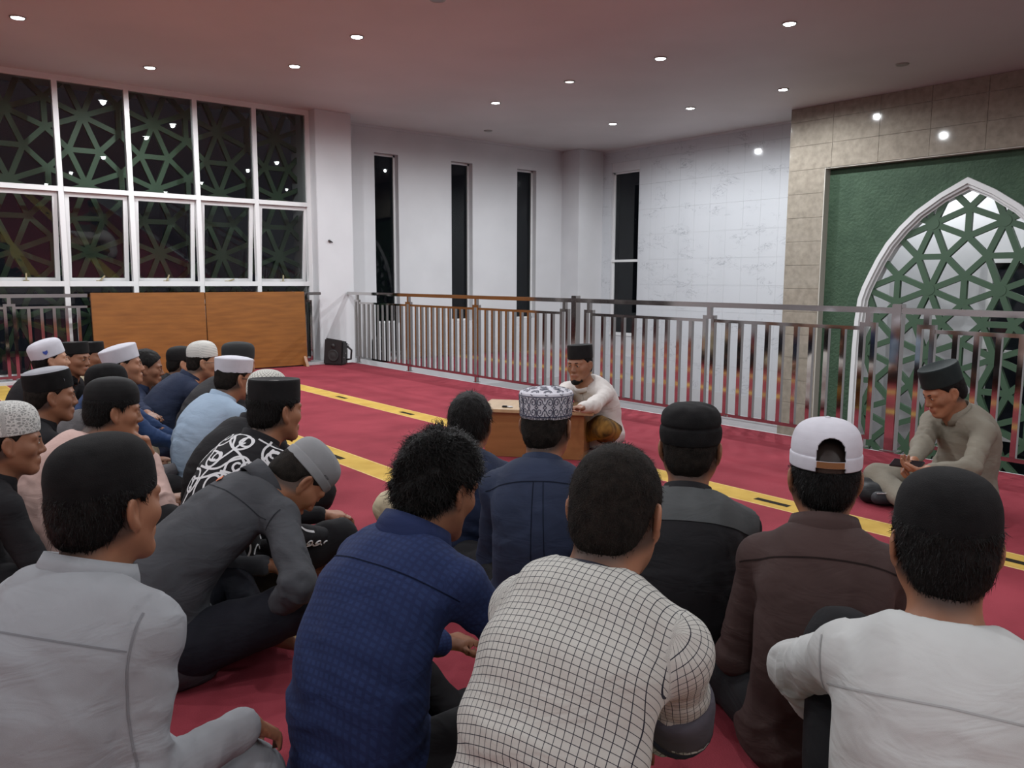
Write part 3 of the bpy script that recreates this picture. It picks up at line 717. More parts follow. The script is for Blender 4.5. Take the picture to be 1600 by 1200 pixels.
def chaikin(p, n=2):
    for _ in range(n):
        q = np.empty((2*len(p)-2, 2)); q[0::2] = .8*p[:-1]+.2*p[1:]; q[1::2] = .2*p[:-1]+.8*p[1:]; p = np.vstack([p[:1], q, p[-1:]])
    return p
class Cap:
    def __init__(s, kind, H, z0=.035, tilt=.12, sx=1.0, sy=1.0, yoff=0.0, hs=1.0, zs=1.0):
        s.p = chaikin(np.array(CAPS[kind])); s.R, s.c = H; s.z0, s.tilt, s.sx, s.sy, s.yo, s.hs, s.zs = z0, tilt, sx, sy, yoff, hs, zs
        seg = np.r_[0, np.cumsum(np.hypot(np.diff(s.p[:, 0])*.1, np.diff(s.p[:, 1])))]; s.t = seg/seg[-1]
    def P(s, th, t, off=0.0):
        th = np.asarray(th, float); t = np.asarray(t, float); r = np.interp(t, s.t, s.p[:, 0]); z = np.interp(t, s.t, s.p[:, 1])*s.zs
        q = np.stack([(CAPA*s.sx*r+off)*np.cos(th), (CAPB*s.sy*r+off)*np.sin(th), z+off*(r < .9)], -1)
        q = q@rotx(s.tilt).T; q = q+V(0, CAPC+s.yo, s.z0); return (q*s.hs)@s.R.T+s.c
    def mesh(s, name, m, n=44, noise=0.0, ribs=0, hole=None, seed=3, nt=26):
        tt = np.unique(np.r_[s.t, np.linspace(0, 1, nt)]); th = np.linspace(0, 2*PI, n, endpoint=False); T, TH = np.meshgrid(tt, th, indexing='ij')
        v = s.P(TH.ravel(), T.ravel())
        if noise:
            cc = s.P([0], [0])*0+s.c; d = v-cc; v = v+d/np.linalg.norm(d, axis=1)[:, None]*(vnoise(v*38, seed)*noise)[:, None]
        f = []
        for i in range(len(tt)-1):
            for j in range(n):
                j2 = (j+1) % n
                if hole and hole(th[j], (tt[i]+tt[i+1])/2): continue
                f.append((i*n+j, i*n+j2, (i+1)*n+j2, (i+1)*n+j))
        uv = np.stack([TH.ravel()/(2*PI), T.ravel()], 1)
        return mesh_np(name, v, np.array(f), m, True, uv=uv)
    def ribbon(s, b, th, t, w=.0025, off=.0030):       # flat strip along a path (theta, t)
        p = s.P(th, t, off); c = s.c; T_ = np.gradient(p, axis=0); nrm = p-s.P(th, np.asarray(t)*0+.3)*0-s.c
        nrm = np.stack([unit(q) for q in nrm]); sd = np.cross(T_, nrm); sd /= np.linalg.norm(sd, axis=1)[:, None]+1e-9
        i = len(b.v)
        for k in range(len(p)): b.v += [tuple(p[k]-sd[k]*w/2), tuple(p[k]+sd[k]*w/2)]
        for k in range(len(p)-1): b.f.append([i+2*k, i+2*k+1, i+2*k+3, i+2*k+2])
def solidify(o, th=.003):
    m = o.modifiers.new('thickness', 'SOLIDIFY'); m.thickness = th; m.offset = 0; return o

# ---------------------------------------------------------------- the person builder
LV = {0: (.0045, .015, .0082, .011), 1: (.0055, .018, .0125, .015), 2: (.007, .022, .016, .018)}
CAMDEG = math.degrees(YAW)
PEOPLE = []
def strands(v, nr, n, L, flow, w=.0011, curl=0.0, seed=1, lift=.35):
    rg = np.random.default_rng(seed); k = rg.integers(0, len(v), n); p = v[k]+rg.normal(0, .002, (n, 3)); nn = nr[k]
    fl = flow(p); fl = fl-nn*np.sum(fl*nn, 1)[:, None]; fl /= np.linalg.norm(fl, axis=1)[:, None]+1e-9
    fl = fl+rg.normal(0, .28, (n, 3)); fl /= np.linalg.norm(fl, axis=1)[:, None]
    sd = np.cross(fl, nn); sd /= np.linalg.norm(sd, axis=1)[:, None]+1e-9; L = L*rg.uniform(.6, 1.25, n)[:, None]
    V_ = []; seg = 4 if curl else 2
    ph = rg.uniform(0, 6.28, n)[:, None]
    for s in range(seg+1):
        t = s/seg; q = p+fl*L*t+nn*(lift*L*t*(1-.45*t))
        if curl: q = q+(sd*np.cos(ph+t*5.5)+nn*np.sin(ph+t*5.5))*curl*t
        ww = w*(1-t*.9); V_ += [q-sd*ww, q+sd*ww]
    A = np.stack(V_, 1).reshape(-1, 3); m = 2*(seg+1); b = (np.arange(n)*m)[:, None]
    F_ = np.concatenate([b+np.array([[2*s, 2*s+1, 2*s+3, 2*s+2]]) for s in range(seg)]); return A, F_

def person(label, head, face=0, pitch=8, roll=0, body=None, lean=.12, lvl=1, sk='tan', shirt='s', trousers=None, cap=None, hair=None,
           legs='cross', hands=None, poles=None, npitch=25, hs=.95, girth=1.0, side=0.0, sleeve='long', collar='stand', hunch=.10, wr=.006,
           collar_m=None, beard=None, eyes=True, shw=.148, hand_fine=False, hand_pose=None, extra=None, elbows=None, hem=True, uvmode=False, knees=None, armr=1.0, sh_drop=.058, nl=.138, feet=True, seed=1, pz=.115, sleeve_m=None):
    hb, hbody, hsh, htr = LV[lvl]
    rayd = math.degrees(math.atan((head[0]-800)/FL)); face += rayd; body = body if body is None else body+rayd; body = face if body is None else body
    Hw = np.array(px_depth(*head)); a_b = math.radians(body+CAMDEG); a_h = math.radians(face+CAMDEG)
    Fw, Rw = V(math.sin(a_b), math.cos(a_b), 0), V(math.cos(a_b), -math.sin(a_b), 0)
    # local head frame
    Rh = rotz(-(a_h-a_b))@rotx(-math.radians(pitch))@roty(math.radians(roll)); npr = math.radians(npitch)
    hd = V(math.sin(a_h-a_b), math.cos(a_h-a_b), 0)*.5+V(0, 1, 0)*.5
    Nl = V(side, lean, Hw[2])-(unit(hd)*math.sin(npr)+V(0, 0, 1)*math.cos(npr))*nl*hs-Rh@V(0, .012, 0)
    Hl = V(side, lean, Hw[2]); Hl[:2] = Hl[:2]
    base = Hw-Rw*Hl[0]-Fw*Hl[1]; base[2] = 0
    dN = Hl-Nl
    root = empty('person', base, -a_b, label, 'person'); PEOPLE.append(root)
    Pp = V(0, 0, pz*hs); ax_f, ax_r = V(0, 1, 0), V(1, 0, 0)
    # spine bezier
    b1 = Pp+V(0, -hunch, .20*hs); tdir = unit(V(0, .75, .75)); b2 = Nl-tdir*.17*hs; 
    def sp_(t): return (1-t)**3*Pp+3*(1-t)**2*t*b1+3*(1-t)*t*t*b2+t**3*Nl
    def st(t): return unit(3*(1-t)**2*(b1-Pp)+6*(1-t)*t*(b2-b1)+3*t*t*(Nl-b2))
    def fr(t):
        u = st(t); x = unit(V(1, 0, 0)-u*u[0]); return np.stack([x, np.cross(u, x), u], 1)
    S, E, Wr, T = {}, {}, {}, {}
    hands = hands or {}; poles = poles or {}
    def tgt_of(tg):
        if tg[0] == 'head': return Hl+Rh@(V(*tg[1:])*hs)
        if tg[0] == 'px': w_ = np.array(px_depth(*tg[1:]))-base; return V(w_@Rw, w_@Fw, w_[2])
        return np.asarray(tg, float)
    for q, nm in ((1, 'r'), (-1, 'l')):
        S[nm] = sp_(.93)+V(q*shw*hs, .02, -sh_drop*hs); tgt = hands.get(nm, (q*.11, lean*.6+.27, .19)); tgt = tgt_of(tgt)
        pole = np.asarray(poles.get(nm, (q*.28, -.45, -.8)), float)
        E[nm], Wr[nm] = ik(S[nm], tgt, .285*hs, .245*hs, pole)
        if elbows and nm in elbows: E[nm] = S[nm]+unit(tgt_of(elbows[nm])-S[nm])*.285*hs; Wr[nm] = E[nm]+unit(tgt-E[nm])*.245*hs
    # legs
    K, An, To = {}, {}, {}
    LG = {'cross': (((.29, .27, .115), (-.05, .36, .06), (-.17, .37, .035)), ((-.29, .27, .115), (.06, .24, .06), (.17, .30, .04))),
          'crossup': (((.27, .30, .21), (-.03, .38, .07), (-.13, .42, .035)), ((-.27, .30, .21), (.06, .27, .07), (.17, .33, .04))),
          'lkneeup': (((.29, .27, .115), (-.03, .33, .06), (-.13, .36, .035)), ((-.17, .33, .43), (-.13, .45, .07), (-.13, .56, .035))),
          'rkneeup': (((.17, .33, .43), (.13, .45, .07), (.13, .56, .035)), ((-.29, .27, .115), (.03, .33, .06), (.13, .36, .035)))}[legs]
    if knees: LG = knees
    for nm, g in zip('rl', LG): K[nm], An[nm], To[nm] = [np.array(p)*hs for p in g]
    # ---- body: one continuous skin surface
    lo = np.minimum.reduce([Pp-.2, Hl-.2]+[x-.12 for x in list(E.values())+list(Wr.values())+list(K.values())+list(To.values())]); hi = np.maximum.reduce([Pp+.2, Hl+.2]+[x+.12 for x in list(E.values())+list(Wr.values())+list(K.values())+list(To.values())])
    lo[2] = -.03
    fin = [(Hl-V(.125, .13, .145), Hl+V(.125, .135, .13), hb)]
    if hand_fine:
        for nm in hand_fine: fin.append((Wr[nm]-.10, Wr[nm]+.11, .0042))
    F = Fld(*[axis(lo[d], hi[d], hbody, [(a[d], b[d], h) for a, b, h in fin]) for d in range(3)])
    F.ell(Pp, (.13, .10, .09), k=.05)
    for t in (.25, .5, .75): F.ell(sp_(t), (.115, .075, .10), fr(t), .06)
    for nm, q in (('r', 1), ('l', -1)):
        F.rc(Nl+V(q*.02, 0, -.03), S[nm], .042, .042, .04); F.rc(S[nm], E[nm], .040, .034, .03); F.rc(E[nm], Wr[nm], .036*armr, .025, .02)
        F.rc(Pp+V(q*.09, .02, 0), K[nm], .070, .048, .03); F.rc(K[nm], An[nm], .048, .034, .02); F.rc(An[nm], To[nm], .036, .020, .02)
        hp = (hand_pose or {}).get(nm, {}); fa = unit(Wr[nm]-E[nm]); d = np.asarray(hp.get('d', fa), float); n_ = np.asarray(hp.get('n', (0, .15, -1)), float); d = unit(d); n_ = unit(n_-d*(n_@d))
        s_ = np.cross(n_, d)*q*-1 if 's' not in hp else np.asarray(hp['s'], float)
        hand(F, Wr[nm], d, n_, s_, hp.get('curl', (.35, .5, .35)), hp.get('spread', .0), hs, hp.get('thumb', 0))
    head_prims(F, Rh, Hl, hs)
    F.rc(Hl+Rh@V(0, -.030, -.045)*hs, Nl+V(0, .0, -.03), .053*hs, .060*hs, .03)
    F.rc(Hl+Rh@V(0, .0, -.055)*hs, Nl+V(0, .03, -.03), .040*hs, .045*hs, .03)
    F.floor(.003)
    v, f = F.mesh(); q = (v-Hl)@Rh/hs
    lip = np.where((np.abs(q[:, 0]) < .024) & (q[:, 1] > .075), np.exp(-((q[:, 2]+.068)/.0085)**2), 0)*.8
    lowb = q[:, 2]+.085-.45*(q[:, 1]+.09)
    fade = sstep(lowb, -.022, .012)*sstep(q[:, 1], .012, -.012)*(q[:, 2] < .05)*(np.abs(q[:, 0]) < .079)*.85
    fade = np.maximum(fade, .95*(q[:, 2] > (.075-.3*np.abs(q[:, 0]) if q is not None else 0))*(q[:, 1] < .07)); fade = np.maximum(fade, .95*(q[:, 2] > .035)*(q[:, 1] < .02))
    if beard == 'stub': fade = np.maximum(fade, .35*sstep(q[:, 2], -.055, -.075)*(q[:, 1] > .02)*(q[:, 2] > -.125))
    obj('body', mesh_np('body', v, f, SK[sk], True, attr={'lip': lip, 'fade': fade}), root)
    # ---- eyes, brows
    if eyes:
        for s in (-1, 1):
            b = MB().lathe([(.0005, .0122), (.0040, .0116), (.0066, .0103), (.0070, .0100), (.009, .008), (.0118, .003), (.0122, 0), (.009, -.008)], 14)
            vv = np.array(b.v)[:, [0, 2, 1]]*V(1, 1, 1); vv = (vv*V(1.02, 1.0, .58)+V(s*.031, .0783, .002))*hs@Rh.T+Hl
            ff = [fc[::-1] for fc in b.f]; obj('eye', mesh_np('eye', vv, ff, mats=[EYE_W, EYE_D], fm=[1 if i < 3*14 else 0 for i in range(len(ff))], smooth=True), root)
            for nm_, zo, r_ in (('eyebrow', .0215, .0030), ('eyelid', .0085, .0014)):
                P_ = [V(s*(.013+.034*t), .0925-.020*t*t-(.0 if zo > .015 else .0015), zo+.005*math.sin(t*2.6)-(.003*t if zo > .015 else .004*t)) for t in np.linspace(0, 1, 7)]
                P_ = [(p*hs)@Rh.T+Hl for p in P_]; obj(nm_, MB().tube(P_, [r_*k for k in (.7, 1, 1.1, 1.1, 1, .8, .4)], 6).mesh(nm_, HAIR, True), root)
    # ---- hair
    hv = None
    if hair != 'none':
        hd_ = dict(th=.009, noise=.002, n=0, m=HAIR); hd_.update(hair or {}); th = hd_['th']; g = hd_.get('h', hb*1.15)
        G = Fld(axis(-.135, .135, g), axis(-.15, .135, g), axis(-.12, .175, g))
        G.ell((0, -.013, .031), (.0765+th, .098+th*.9, .090+th)); G.ell((0, -.058, -.028), (.058+th*.7, .050+th*.6, .058), k=.03)
        X, Y, Z = G.ax[0][:, None, None], G.ax[1][None, :, None], G.ax[2][None, None, :]
        fy = hd_.get('front', .036)
        A = np.maximum((Y-fy-(Z-.036)*.9)/1.35, -((Z+hd_.get('nape', .080))-.52*(Y+.09)-2.2*np.maximum(0, np.abs(X)-.045)*0)/1.12)
        # cut round the ears
        er = np.sqrt(((np.abs(X)-.085)/.035)**2+((Y+.008)/.024)**2+((Z+.004)/.033)**2)*.028-.028
        G.F = np.maximum(G.F, np.maximum(A.astype(f32), (-er).astype(f32)))
        if hd_.get('cut') is not None:      # nothing above the cap's rim
            zc, tl = hd_['cut']; G.F = np.maximum(G.F, (Z-zc-math.tan(tl)*Y).astype(f32))
        hv, hf = G.mesh(); hn = vnormals(hv, hf)
        if hd_['noise']: hv = hv+hn*(vnoise(hv*hd_.get('nscale', 60), seed)*hd_['noise'])[:, None]
        hvw = (hv*hs)@Rh.T+Hl; ho = obj('hair', mesh_np('hair', hvw, hf, hd_['m'], True), root)
        if hd_['n']:
            cr = np.array(hd_.get('crown', (.015, -.055, .12)))
            def flow(p): w_ = p-cr; w_[:, 2] -= .06*(np.linalg.norm(w_, axis=1) > .05); return w_
            sv, sf = strands(hv, hn, hd_['n'], hd_.get('L', .02), flow, hd_.get('w', .0011), hd_.get('curl', 0), seed, hd_.get('lift', .35))
            so = obj('hair_strands', mesh_np('hair_strands', (sv*hs)@Rh.T+Hl, sf, hd_.get('sm', HAIR), False), root); so['kind'] = 'stuff'
    if beard == 'goatee':
        G = Fld(*[axis(a, b, .0045) for a, b in ((-.05, .05), (.02, .11), (-.14, -.05))])
        G.ell((0, .074, -.109), (.032, .028, .026)); G.rc((-.034, .058, -.1), (.034, .058, -.1), .017, k=.02)
        X, Y, Z = G.ax[0][:, None, None], G.ax[1][None, :, None], G.ax[2][None, None, :]; G.F = np.maximum(G.F, (Z+.086)*np.ones_like(G.F))
        bv, bf = G.mesh(); bv = bv+vnormals(bv, bf)*(vnoise(bv*90, 5)*.003)[:, None]; obj('beard', mesh_np('beard', (bv*hs)@Rh.T+Hl, bf, HAIR, True), root)
    # ---- cap
    cp_ = None
    if cap:
        c = dict(cap); kind = c.pop('kind'); m = c.pop('m'); fn = c.pop('fn', None); nz = c.pop('noise', 0); hole = c.pop('hole', None)
        cp_ = Cap(kind, (Rh, Hl), hs=hs, **c); co = solidify(obj('cap', cp_.mesh('cap', m, noise=nz, hole=hole, n=220 if hole else 72 if lvl == 0 else 40, nt=110 if hole else 26), root))
        if fn: fn(cp_, co, root)
    # ---- shirt
    ms = shirt; g = girth
    lo2 = np.minimum.reduce([Pp-V(.27, .24, .12), Nl-.2]+[x-.09 for x in list(E.values())+list(Wr.values())]); hi2 = np.maximum.reduce([Pp+V(.27, .26, .2), Nl+.16]+[x+.09 for x in list(E.values())+list(Wr.values())]); lo2[2] = -.02
    F = Fld(*[axis(lo2[d], hi2[d], hsh) for d in range(3)])
    for t, r in ((.0, (.165, .130, .12)), (.18, (.156, .125, .12)), (.36, (.150, .120, .12)), (.54, (.152, .115, .12)), (.72, (.154, .106, .11)), (.88, (.130, .082, .085))):
        F.ell(sp_(t), np.array(r)*V(g, g, 1)*hs, fr(t), .05)
    if hem: F.ell(Pp+V(0, -.005, -.03), (.180*g, .155*g, .12), k=.05)
    cuff = {}
    for nm, q_ in (('r', 1), ('l', -1)):
        F.rc(Nl+V(q_*.035, -.015, -.045), S[nm]+V(0, 0, .0), .046*hs, .052*hs*armr, .05)
        sl_ = sleeve if isinstance(sleeve, str) else sleeve[nm]
        if sl_ == 'short': e = S[nm]+(E[nm]-S[nm])*.72; F.rc(S[nm], e, .056*hs*armr, .056*hs*armr, .035)
        else:
            F.rc(S[nm], E[nm], .054*hs*armr, .047*hs*armr, .035); fr_ = {'long': .93, 'roll': .42, 'half': .1}[sl_]; e = E[nm]+(Wr[nm]-E[nm])*fr_
            F.rc(E[nm], e, .046*hs*armr, (.036 if sl_ == 'long' else .045)*hs*armr, .03)
        cuff[nm] = e
    # tidy neckline: cut the shirt along a plane at the neck
    na = unit(dN); F.rc(Nl+na*.035, Nl+na*.2, .075, .085, .01, '-')
    F.floor(.004)
    v, f = F.mesh(); nr = vnormals(v, f)
    # folds
    best = np.full(len(v), 9.); al = np.zeros(len(v)); lab = np.zeros(len(v), int)
    for i in range(8):
        d, t = segdist(v, sp_(i/8), sp_((i+1)/8)); d = d-.14; mk = d < best; best = np.where(mk, d, best); al = np.where(mk, (i+t)/8, al)
    ang_ = np.arctan2(v[:, 0], -(v[:, 1]-np.interp(al, np.linspace(0, 1, 9), [sp_(i/8)[1] for i in range(9)])))
    ua, va_ = ang_*.155, al*.55
    for nm, k_ in (('r', 1), ('l', 2)):
        for j, (a, b) in enumerate(((S[nm], E[nm]), (E[nm], Wr[nm]))):
            d, t = segdist(v, a, b); d = d-.055; mk = d < best; best = np.where(mk, d, best); lab = np.where(mk, k_*10+j, lab)
            u_ = unit(b-a); x_ = unit(np.cross(u_, V(0, 0, 1)+V(.01, .02, 0))); y_ = np.cross(u_, x_); pr = v-a
            ua = np.where(mk, np.arctan2(pr@x_, pr@y_)*.055, ua); va_ = np.where(mk, -(pr@u_)-j*.285, va_)
    wv = V(0, 0, 0); warp = np.stack([vnoise(v*6+7.3, seed+1), vnoise(v*6+3.1, seed+2), vnoise(v*6-5, seed+4)], 1)*.055
    pw = v+warp
    fold_t = vnoise(np.stack([pw[:, 0]*4.5, pw[:, 1]*7, (pw[:, 2]+.35*np.abs(pw[:, 0]))*23], 1), seed+5)
    fold_d = vnoise(np.stack([(pw[:, 0]+pw[:, 2]*.7)*15, pw[:, 1]*6, (pw[:, 2]-pw[:, 0]*.7)*4.5], 1), seed+6)
    fold_a = vnoise(np.stack([va_*30+ua*9, ua*11, v[:, 0]*0+lab*3.7], 1)+warp*20, seed+7)
    rid = lambda z: 1-2.2*np.abs(z); fold_t = .6*fold_t+.4*rid(fold_t); fold_d = .5*fold_d+.5*rid(fold_d); fold_a = .5*fold_a+.5*rid(fold_a)
    amp_t = np.where(lab == 0, .25+.95*sstep(al, .75, .15), 0)
    dsp = np.where(lab == 0, fold_t*amp_t+fold_d*.45*sstep(al, .15, .6), 0)
    dA = np.minimum(np.linalg.norm(v-E['r'], axis=1), np.linalg.norm(v-E['l'], axis=1))
    dsp = dsp+np.where(lab > 0, fold_a*(.35+1.0*np.exp(-(dA/.12)**2)), 0)
    dsp = np.where(dsp > 0, dsp, dsp*.7)
    v = v+nr*(dsp*wr*1.9)[:, None]; v[:, 2] = np.maximum(v[:, 2], .004)
    uvs = np.stack([ua, va_], 1)
    if uvmode:      # straight woven lines over the back, following the lean of the torso
        tb = unit(st(.75)+V(0, .35, 0)); tor = lab == 0
        uvs = np.where(tor[:, None], np.stack([v[:, 0]+warp[:, 0]*.12, v@tb+warp[:, 1]*.12], 1), uvs)
    shirt_o = obj('shirt', mesh_np('shirt', v, f, ms, True, uv=uvs), root)
    bvh = BVHTree.FromPolygons(v.tolist(), f.tolist()) if lvl == 0 or (extra and extra.get('bvh')) else None
    # ---- collar
    cm = collar_m or ms; na = unit(na*.8+V(0, .0, .6)); xa = unit(V(1, 0, 0)-na*na[0]); ya = np.cross(na, xa)
    if collar != 'none':
        b = MB(); n_ = 40; gap = .20 if collar in ('stand', 'fold') else 0.0
        prof = {'stand': [(.078, -.022, 0), (.071, .005, 0), (.068, .034, 0), (.0645, .036, 0), (.066, .005, 0), (.072, -.02, 0)],
                'fold': [(.078, -.020, 0), (.070, .008, 0), (.069, .030, 0), (.073, .034, 0), (.080, .018, 0), (.087, -.012, 0), (.085, -.014, 0), (.076, .012, 0)],
                'crew': [(.080, -.022, 0), (.071, .004, 0), (.067, .010, 0), (.064, .006, 0), (.070, -.02, 0)]}[collar]
        ths = np.linspace(PI/2+gap, PI/2+2*PI-gap, n_)
        cs = 1.28 if collar == 'fold' and lvl == 0 else 1.0
        for thv in ths:
            for r, z, _ in prof:
                z *= cs; r *= 1+(cs-1)*.18
                dr = -.022*(1+math.sin(thv))*.5*(1 if collar != 'crew' else 1.3)
                b.v.append(tuple((Nl+V(0, .006, -.012)+(xa*math.cos(thv)*r*1.0+ya*math.sin(thv)*r*1.06+na*(z+dr+.012)))*1.0))
        k = len(prof)
        for i in range(n_-1):
            for j in range(k): j2 = (j+1) % k; b.f.append([i*k+j, (i+1)*k+j, (i+1)*k+j2, i*k+j2])
        if gap: b.f.append([j for j in range(k)]); b.f.append([(n_-1)*k+j for j in range(k)][::-1])
        b.build('collar', cm, shirt_o, smooth=True)
    # ---- trousers
    mt_ = trousers or C_('black_trousers', (22, 22, 25))
    pts_ = list(K.values())+list(An.values()); lo3 = np.minimum.reduce([Pp-V(.25, .2, .12)]+[x-.12 for x in pts_]); hi3 = np.maximum.reduce([Pp+V(.25, .2, .12)]+[x+.12 for x in pts_]); lo3[2] = -.02
    F = Fld(*[axis(lo3[d], hi3[d], htr) for d in range(3)])
    F.ell(Pp, (.172*g, .135*g, .105), k=.05)
    for nm, q_ in (('r', 1), ('l', -1)):
        F.rc(Pp+V(q_*.095, .02, 0), K[nm], .098*hs, .074*hs, .04); F.rc(K[nm], An[nm]+(K[nm]-An[nm])*.06, .072*hs, .056*hs, .03)
    F.floor(.003)
    v2, f2 = F.mesh(); nr2 = vnormals(v2, f2)
    w2 = vnoise(np.stack([v2[:, 0]*9, v2[:, 1]*19+v2[:, 0]*8, v2[:, 2]*12], 1)+vnoise(v2*7, seed)[:, None]*.6, seed+9); v2 = v2+nr2*(w2*.007)[:, None]; v2[:, 2] = np.maximum(v2[:, 2], .003)
    tro = obj('trousers', mesh_np('trousers', v2, f2, mt_, True), root)
    info = dict(root=root, shirt=shirt_o, trousers=tro, bvh=bvh, sp=sp_, st=st, fr=fr, N=Nl, S=S, E=E, W=Wr, H=(Rh, Hl), K=K, P=Pp, cuff=cuff, cap=cp_, na=na, hs=hs, base=base, ang=a_b)
    if abs(np.linalg.norm(Nl-Pp)-.47*hs) > .12: print('TORSO', label[:30], round(float(np.linalg.norm(Nl-Pp)), 3), 'zN', round(float(Nl[2]), 2))
    return info
def on_cloth(I, x, t, ang=0.0, far=.6):      # point and normal on the shirt: x across, t up the spine, seen from direction ang round the torso
    fr = I['fr'](t); back = -fr[:, 1]; n = unit(back*math.cos(ang)+fr[:, 0]*math.sin(ang)); sd = unit(fr[:, 0]*math.cos(ang)-back*math.sin(ang))
    o = I['sp'](t)+sd*x+n*far; h = I['bvh'].ray_cast(Vector(o), Vector(-n), far*1.6)
    return (np.array(h[0]), np.array(h[1])) if h[0] is not None else None
def ribbon(I, path, w, m, name, parent=None, ang=0.0, off=.0015, b=None, hook=None):
    own = b is None; b = b or MB(); run = []
    def flush():
        if len(run) > 1:
            P = np.array([r[0] for r in run]); Nn = np.array([r[1] for r in run]); T_ = np.gradient(P, axis=0); sd = np.cross(T_, Nn); sd /= np.linalg.norm(sd, axis=1)[:, None]+1e-9
            i = len(b.v); ww = w if np.ndim(w) == 0 else None
            for k in range(len(P)): b.v += [tuple(P[k]+Nn[k]*off-sd[k]*w/2), tuple(P[k]+Nn[k]*off+sd[k]*w/2)]
            for k in range(len(P)-1): b.f.append([i+2*k, i+2*k+1, i+2*k+3, i+2*k+2])
        run.clear()
    for x, t in path:
        h = on_cloth(I, x, t, ang)
        if h is None or (run and np.linalg.norm(h[0]-run[-1][0]) > .07): flush()
        if h is not None: run.append(h)
    flush()
    if own and b.f: return b.build(name, m, parent or I['shirt'])
    return b

# ---------------------------------------------------------------- fabrics of the caps and shirts
KBLK = noisy(mat('cap_black_knit', (.01, .01, .011), .9, 0, .2), (.004, .004, .0045), (.008, .008, .0085), 30, 3, .6, 520, dist=.002)
VELV = noisy(mat('cap_black_velvet', (.008, .008, .009), .75, 0, .25), (.003, .003, .0035), (.006, .006, .0065), 30, 3, .2, 600, dist=.001)
VGREEN = noisy(mat('cap_dark_green_velvet', (.006, .012, .012), .7, 0, .3), (.004, .010, .011), (.007, .015, .015), 30, 3, .2, 600, dist=.001)
CWHITE = C_('cap_white', (196, 196, 204), fold=0); CGREY = C_('cap_grey', (128, 130, 132), fold=0); CLGREY = C_('cap_light_grey', (150, 152, 158), fold=0); CDGREY = C_('cap_charcoal', (44, 46, 47), fold=0)
def lace(name, c1, c2, nu, nv):
    m = mat(name, c1, .85, 0, .2); tc = N(m, 'ShaderNodeTexCoord'); mp = N(m, 'ShaderNodeMapping'); mp.inputs['Scale'].default_value = (nu, nv, 1); LK(m, tc, 'UV', mp, 'Vector')
    v_ = N(m, 'ShaderNodeTexVoronoi', feature='DISTANCE_TO_EDGE', Scale=1.0); LK(m, mp, 'Vector', v_, 'Vector')
    r = N(m, 'ShaderNodeValToRGB'); r.color_ramp.elements[0].position = .06; r.color_ramp.elements[1].position = .2; r.color_ramp.elements[0].color = (*c1, 1); r.color_ramp.elements[1].color = (*c2, 1)
    LK(m, v_, 'Distance', r, 'Fac'); LK(m, r, 'Color', bsdf(m), 'Base Color')
    b = N(m, 'ShaderNodeBump', Strength=.6, Distance=.003, invert=True); LK(m, v_, 'Distance', b, 'Height'); LK(m, b, 'Normal', bsdf(m), 'Normal'); return m
LACE = lace('cap_lace_white', lin((196, 196, 192)), lin((140, 141, 138)), 46, 20)
CROCH = mat('cap_crochet_white', lin((200, 200, 192)), .85, 0, .2)
def diamond(m, nu, nv, c1, c2, w=.2):
    tc = N(m, 'ShaderNodeTexCoord'); outs = []
    for sg in (1, -1):
        d = N(m, 'ShaderNodeVectorMath', operation='DOT_PRODUCT'); d.inputs[1].default_value = (nu, sg*nv, 0); LK(m, tc, 'UV', d, 0)
        a = N(m, 'ShaderNodeMath', operation='FRACT'); LK(m, d, 'Value', a, 0); b = N(m, 'ShaderNodeMath', operation='LESS_THAN'); b.inputs[1].default_value = w; LK(m, a, 0, b, 0); outs.append(b)
    mx = N(m, 'ShaderNodeMath', operation='MAXIMUM'); LK(m, outs[0], 0, mx, 0); LK(m, outs[1], 0, mx, 1)
    mix = N(m, 'ShaderNodeMix', data_type='RGBA'); LK(m, mx, 0, mix, 0); mix.inputs[6].default_value = (*c1, 1); mix.inputs[7].default_value = (*c2, 1); LK(m, mix, 2, bsdf(m), 'Base Color')
    bu = N(m, 'ShaderNodeBump', Strength=.5, Distance=.002, invert=True); LK(m, mx, 0, bu, 'Height'); LK(m, bu, 'Normal', bsdf(m), 'Normal'); return m
diamond(CROCH, 26, 9, lin((206, 206, 198)), lin((140, 142, 136)), .22)
KRIB = mat('cap_white_ribbed', lin((205, 205, 200)), .85, 0, .2); diamond(KRIB, 1, 16, lin((212, 212, 206)), lin((165, 166, 162)), .22)
CHECK = uv_lines(C_('check_shirt', (180, 180, 174), var=.04), None, lin((40, 42, 52)), .0120, .0120, .09, .09)
PLAID = uv_lines(C_('blue_check_shirt', (33, 48, 86), var=.08), None, lin((28, 40, 76)), .014, .014, .4, .4)
WHITE = C_('white_shirt', (184, 187, 186), var=.04); GREY = C_('grey_shirt', (138, 141, 145), var=.05); CHAR = C_('charcoal_sweater', (62, 64, 68), var=.15); BROWN = C_('brown_shirt', (62, 47, 45), var=.06)
BLACK = C_('black_shirt', (26, 26, 29)); YOKE = C_('dark_grey_denim', (70, 73, 74), var=.2); NAVY = C_('navy_shirt', (38, 47, 68)); NAVY2 = C_('navy_polo', (32, 42, 66)); SPW = C_('cream_shirt', (200, 195, 191), var=.03)
OLIVE = C_('olive_suit', (122, 117, 105), var=.05); PINK = C_('pink_shirt', (192, 164, 156), var=.04); LBLUE = C_('light_blue_shirt', (150, 170, 190), var=.05); DGREY = C_('dark_grey_shirt', (50, 50, 52)); DENIM = C_('denim_blue', (42, 62, 98)); MGREY = C_('mid_grey_shirt', (92, 90, 92)); LINE = C_('sleeve_lining', (78, 76, 84), var=.1)
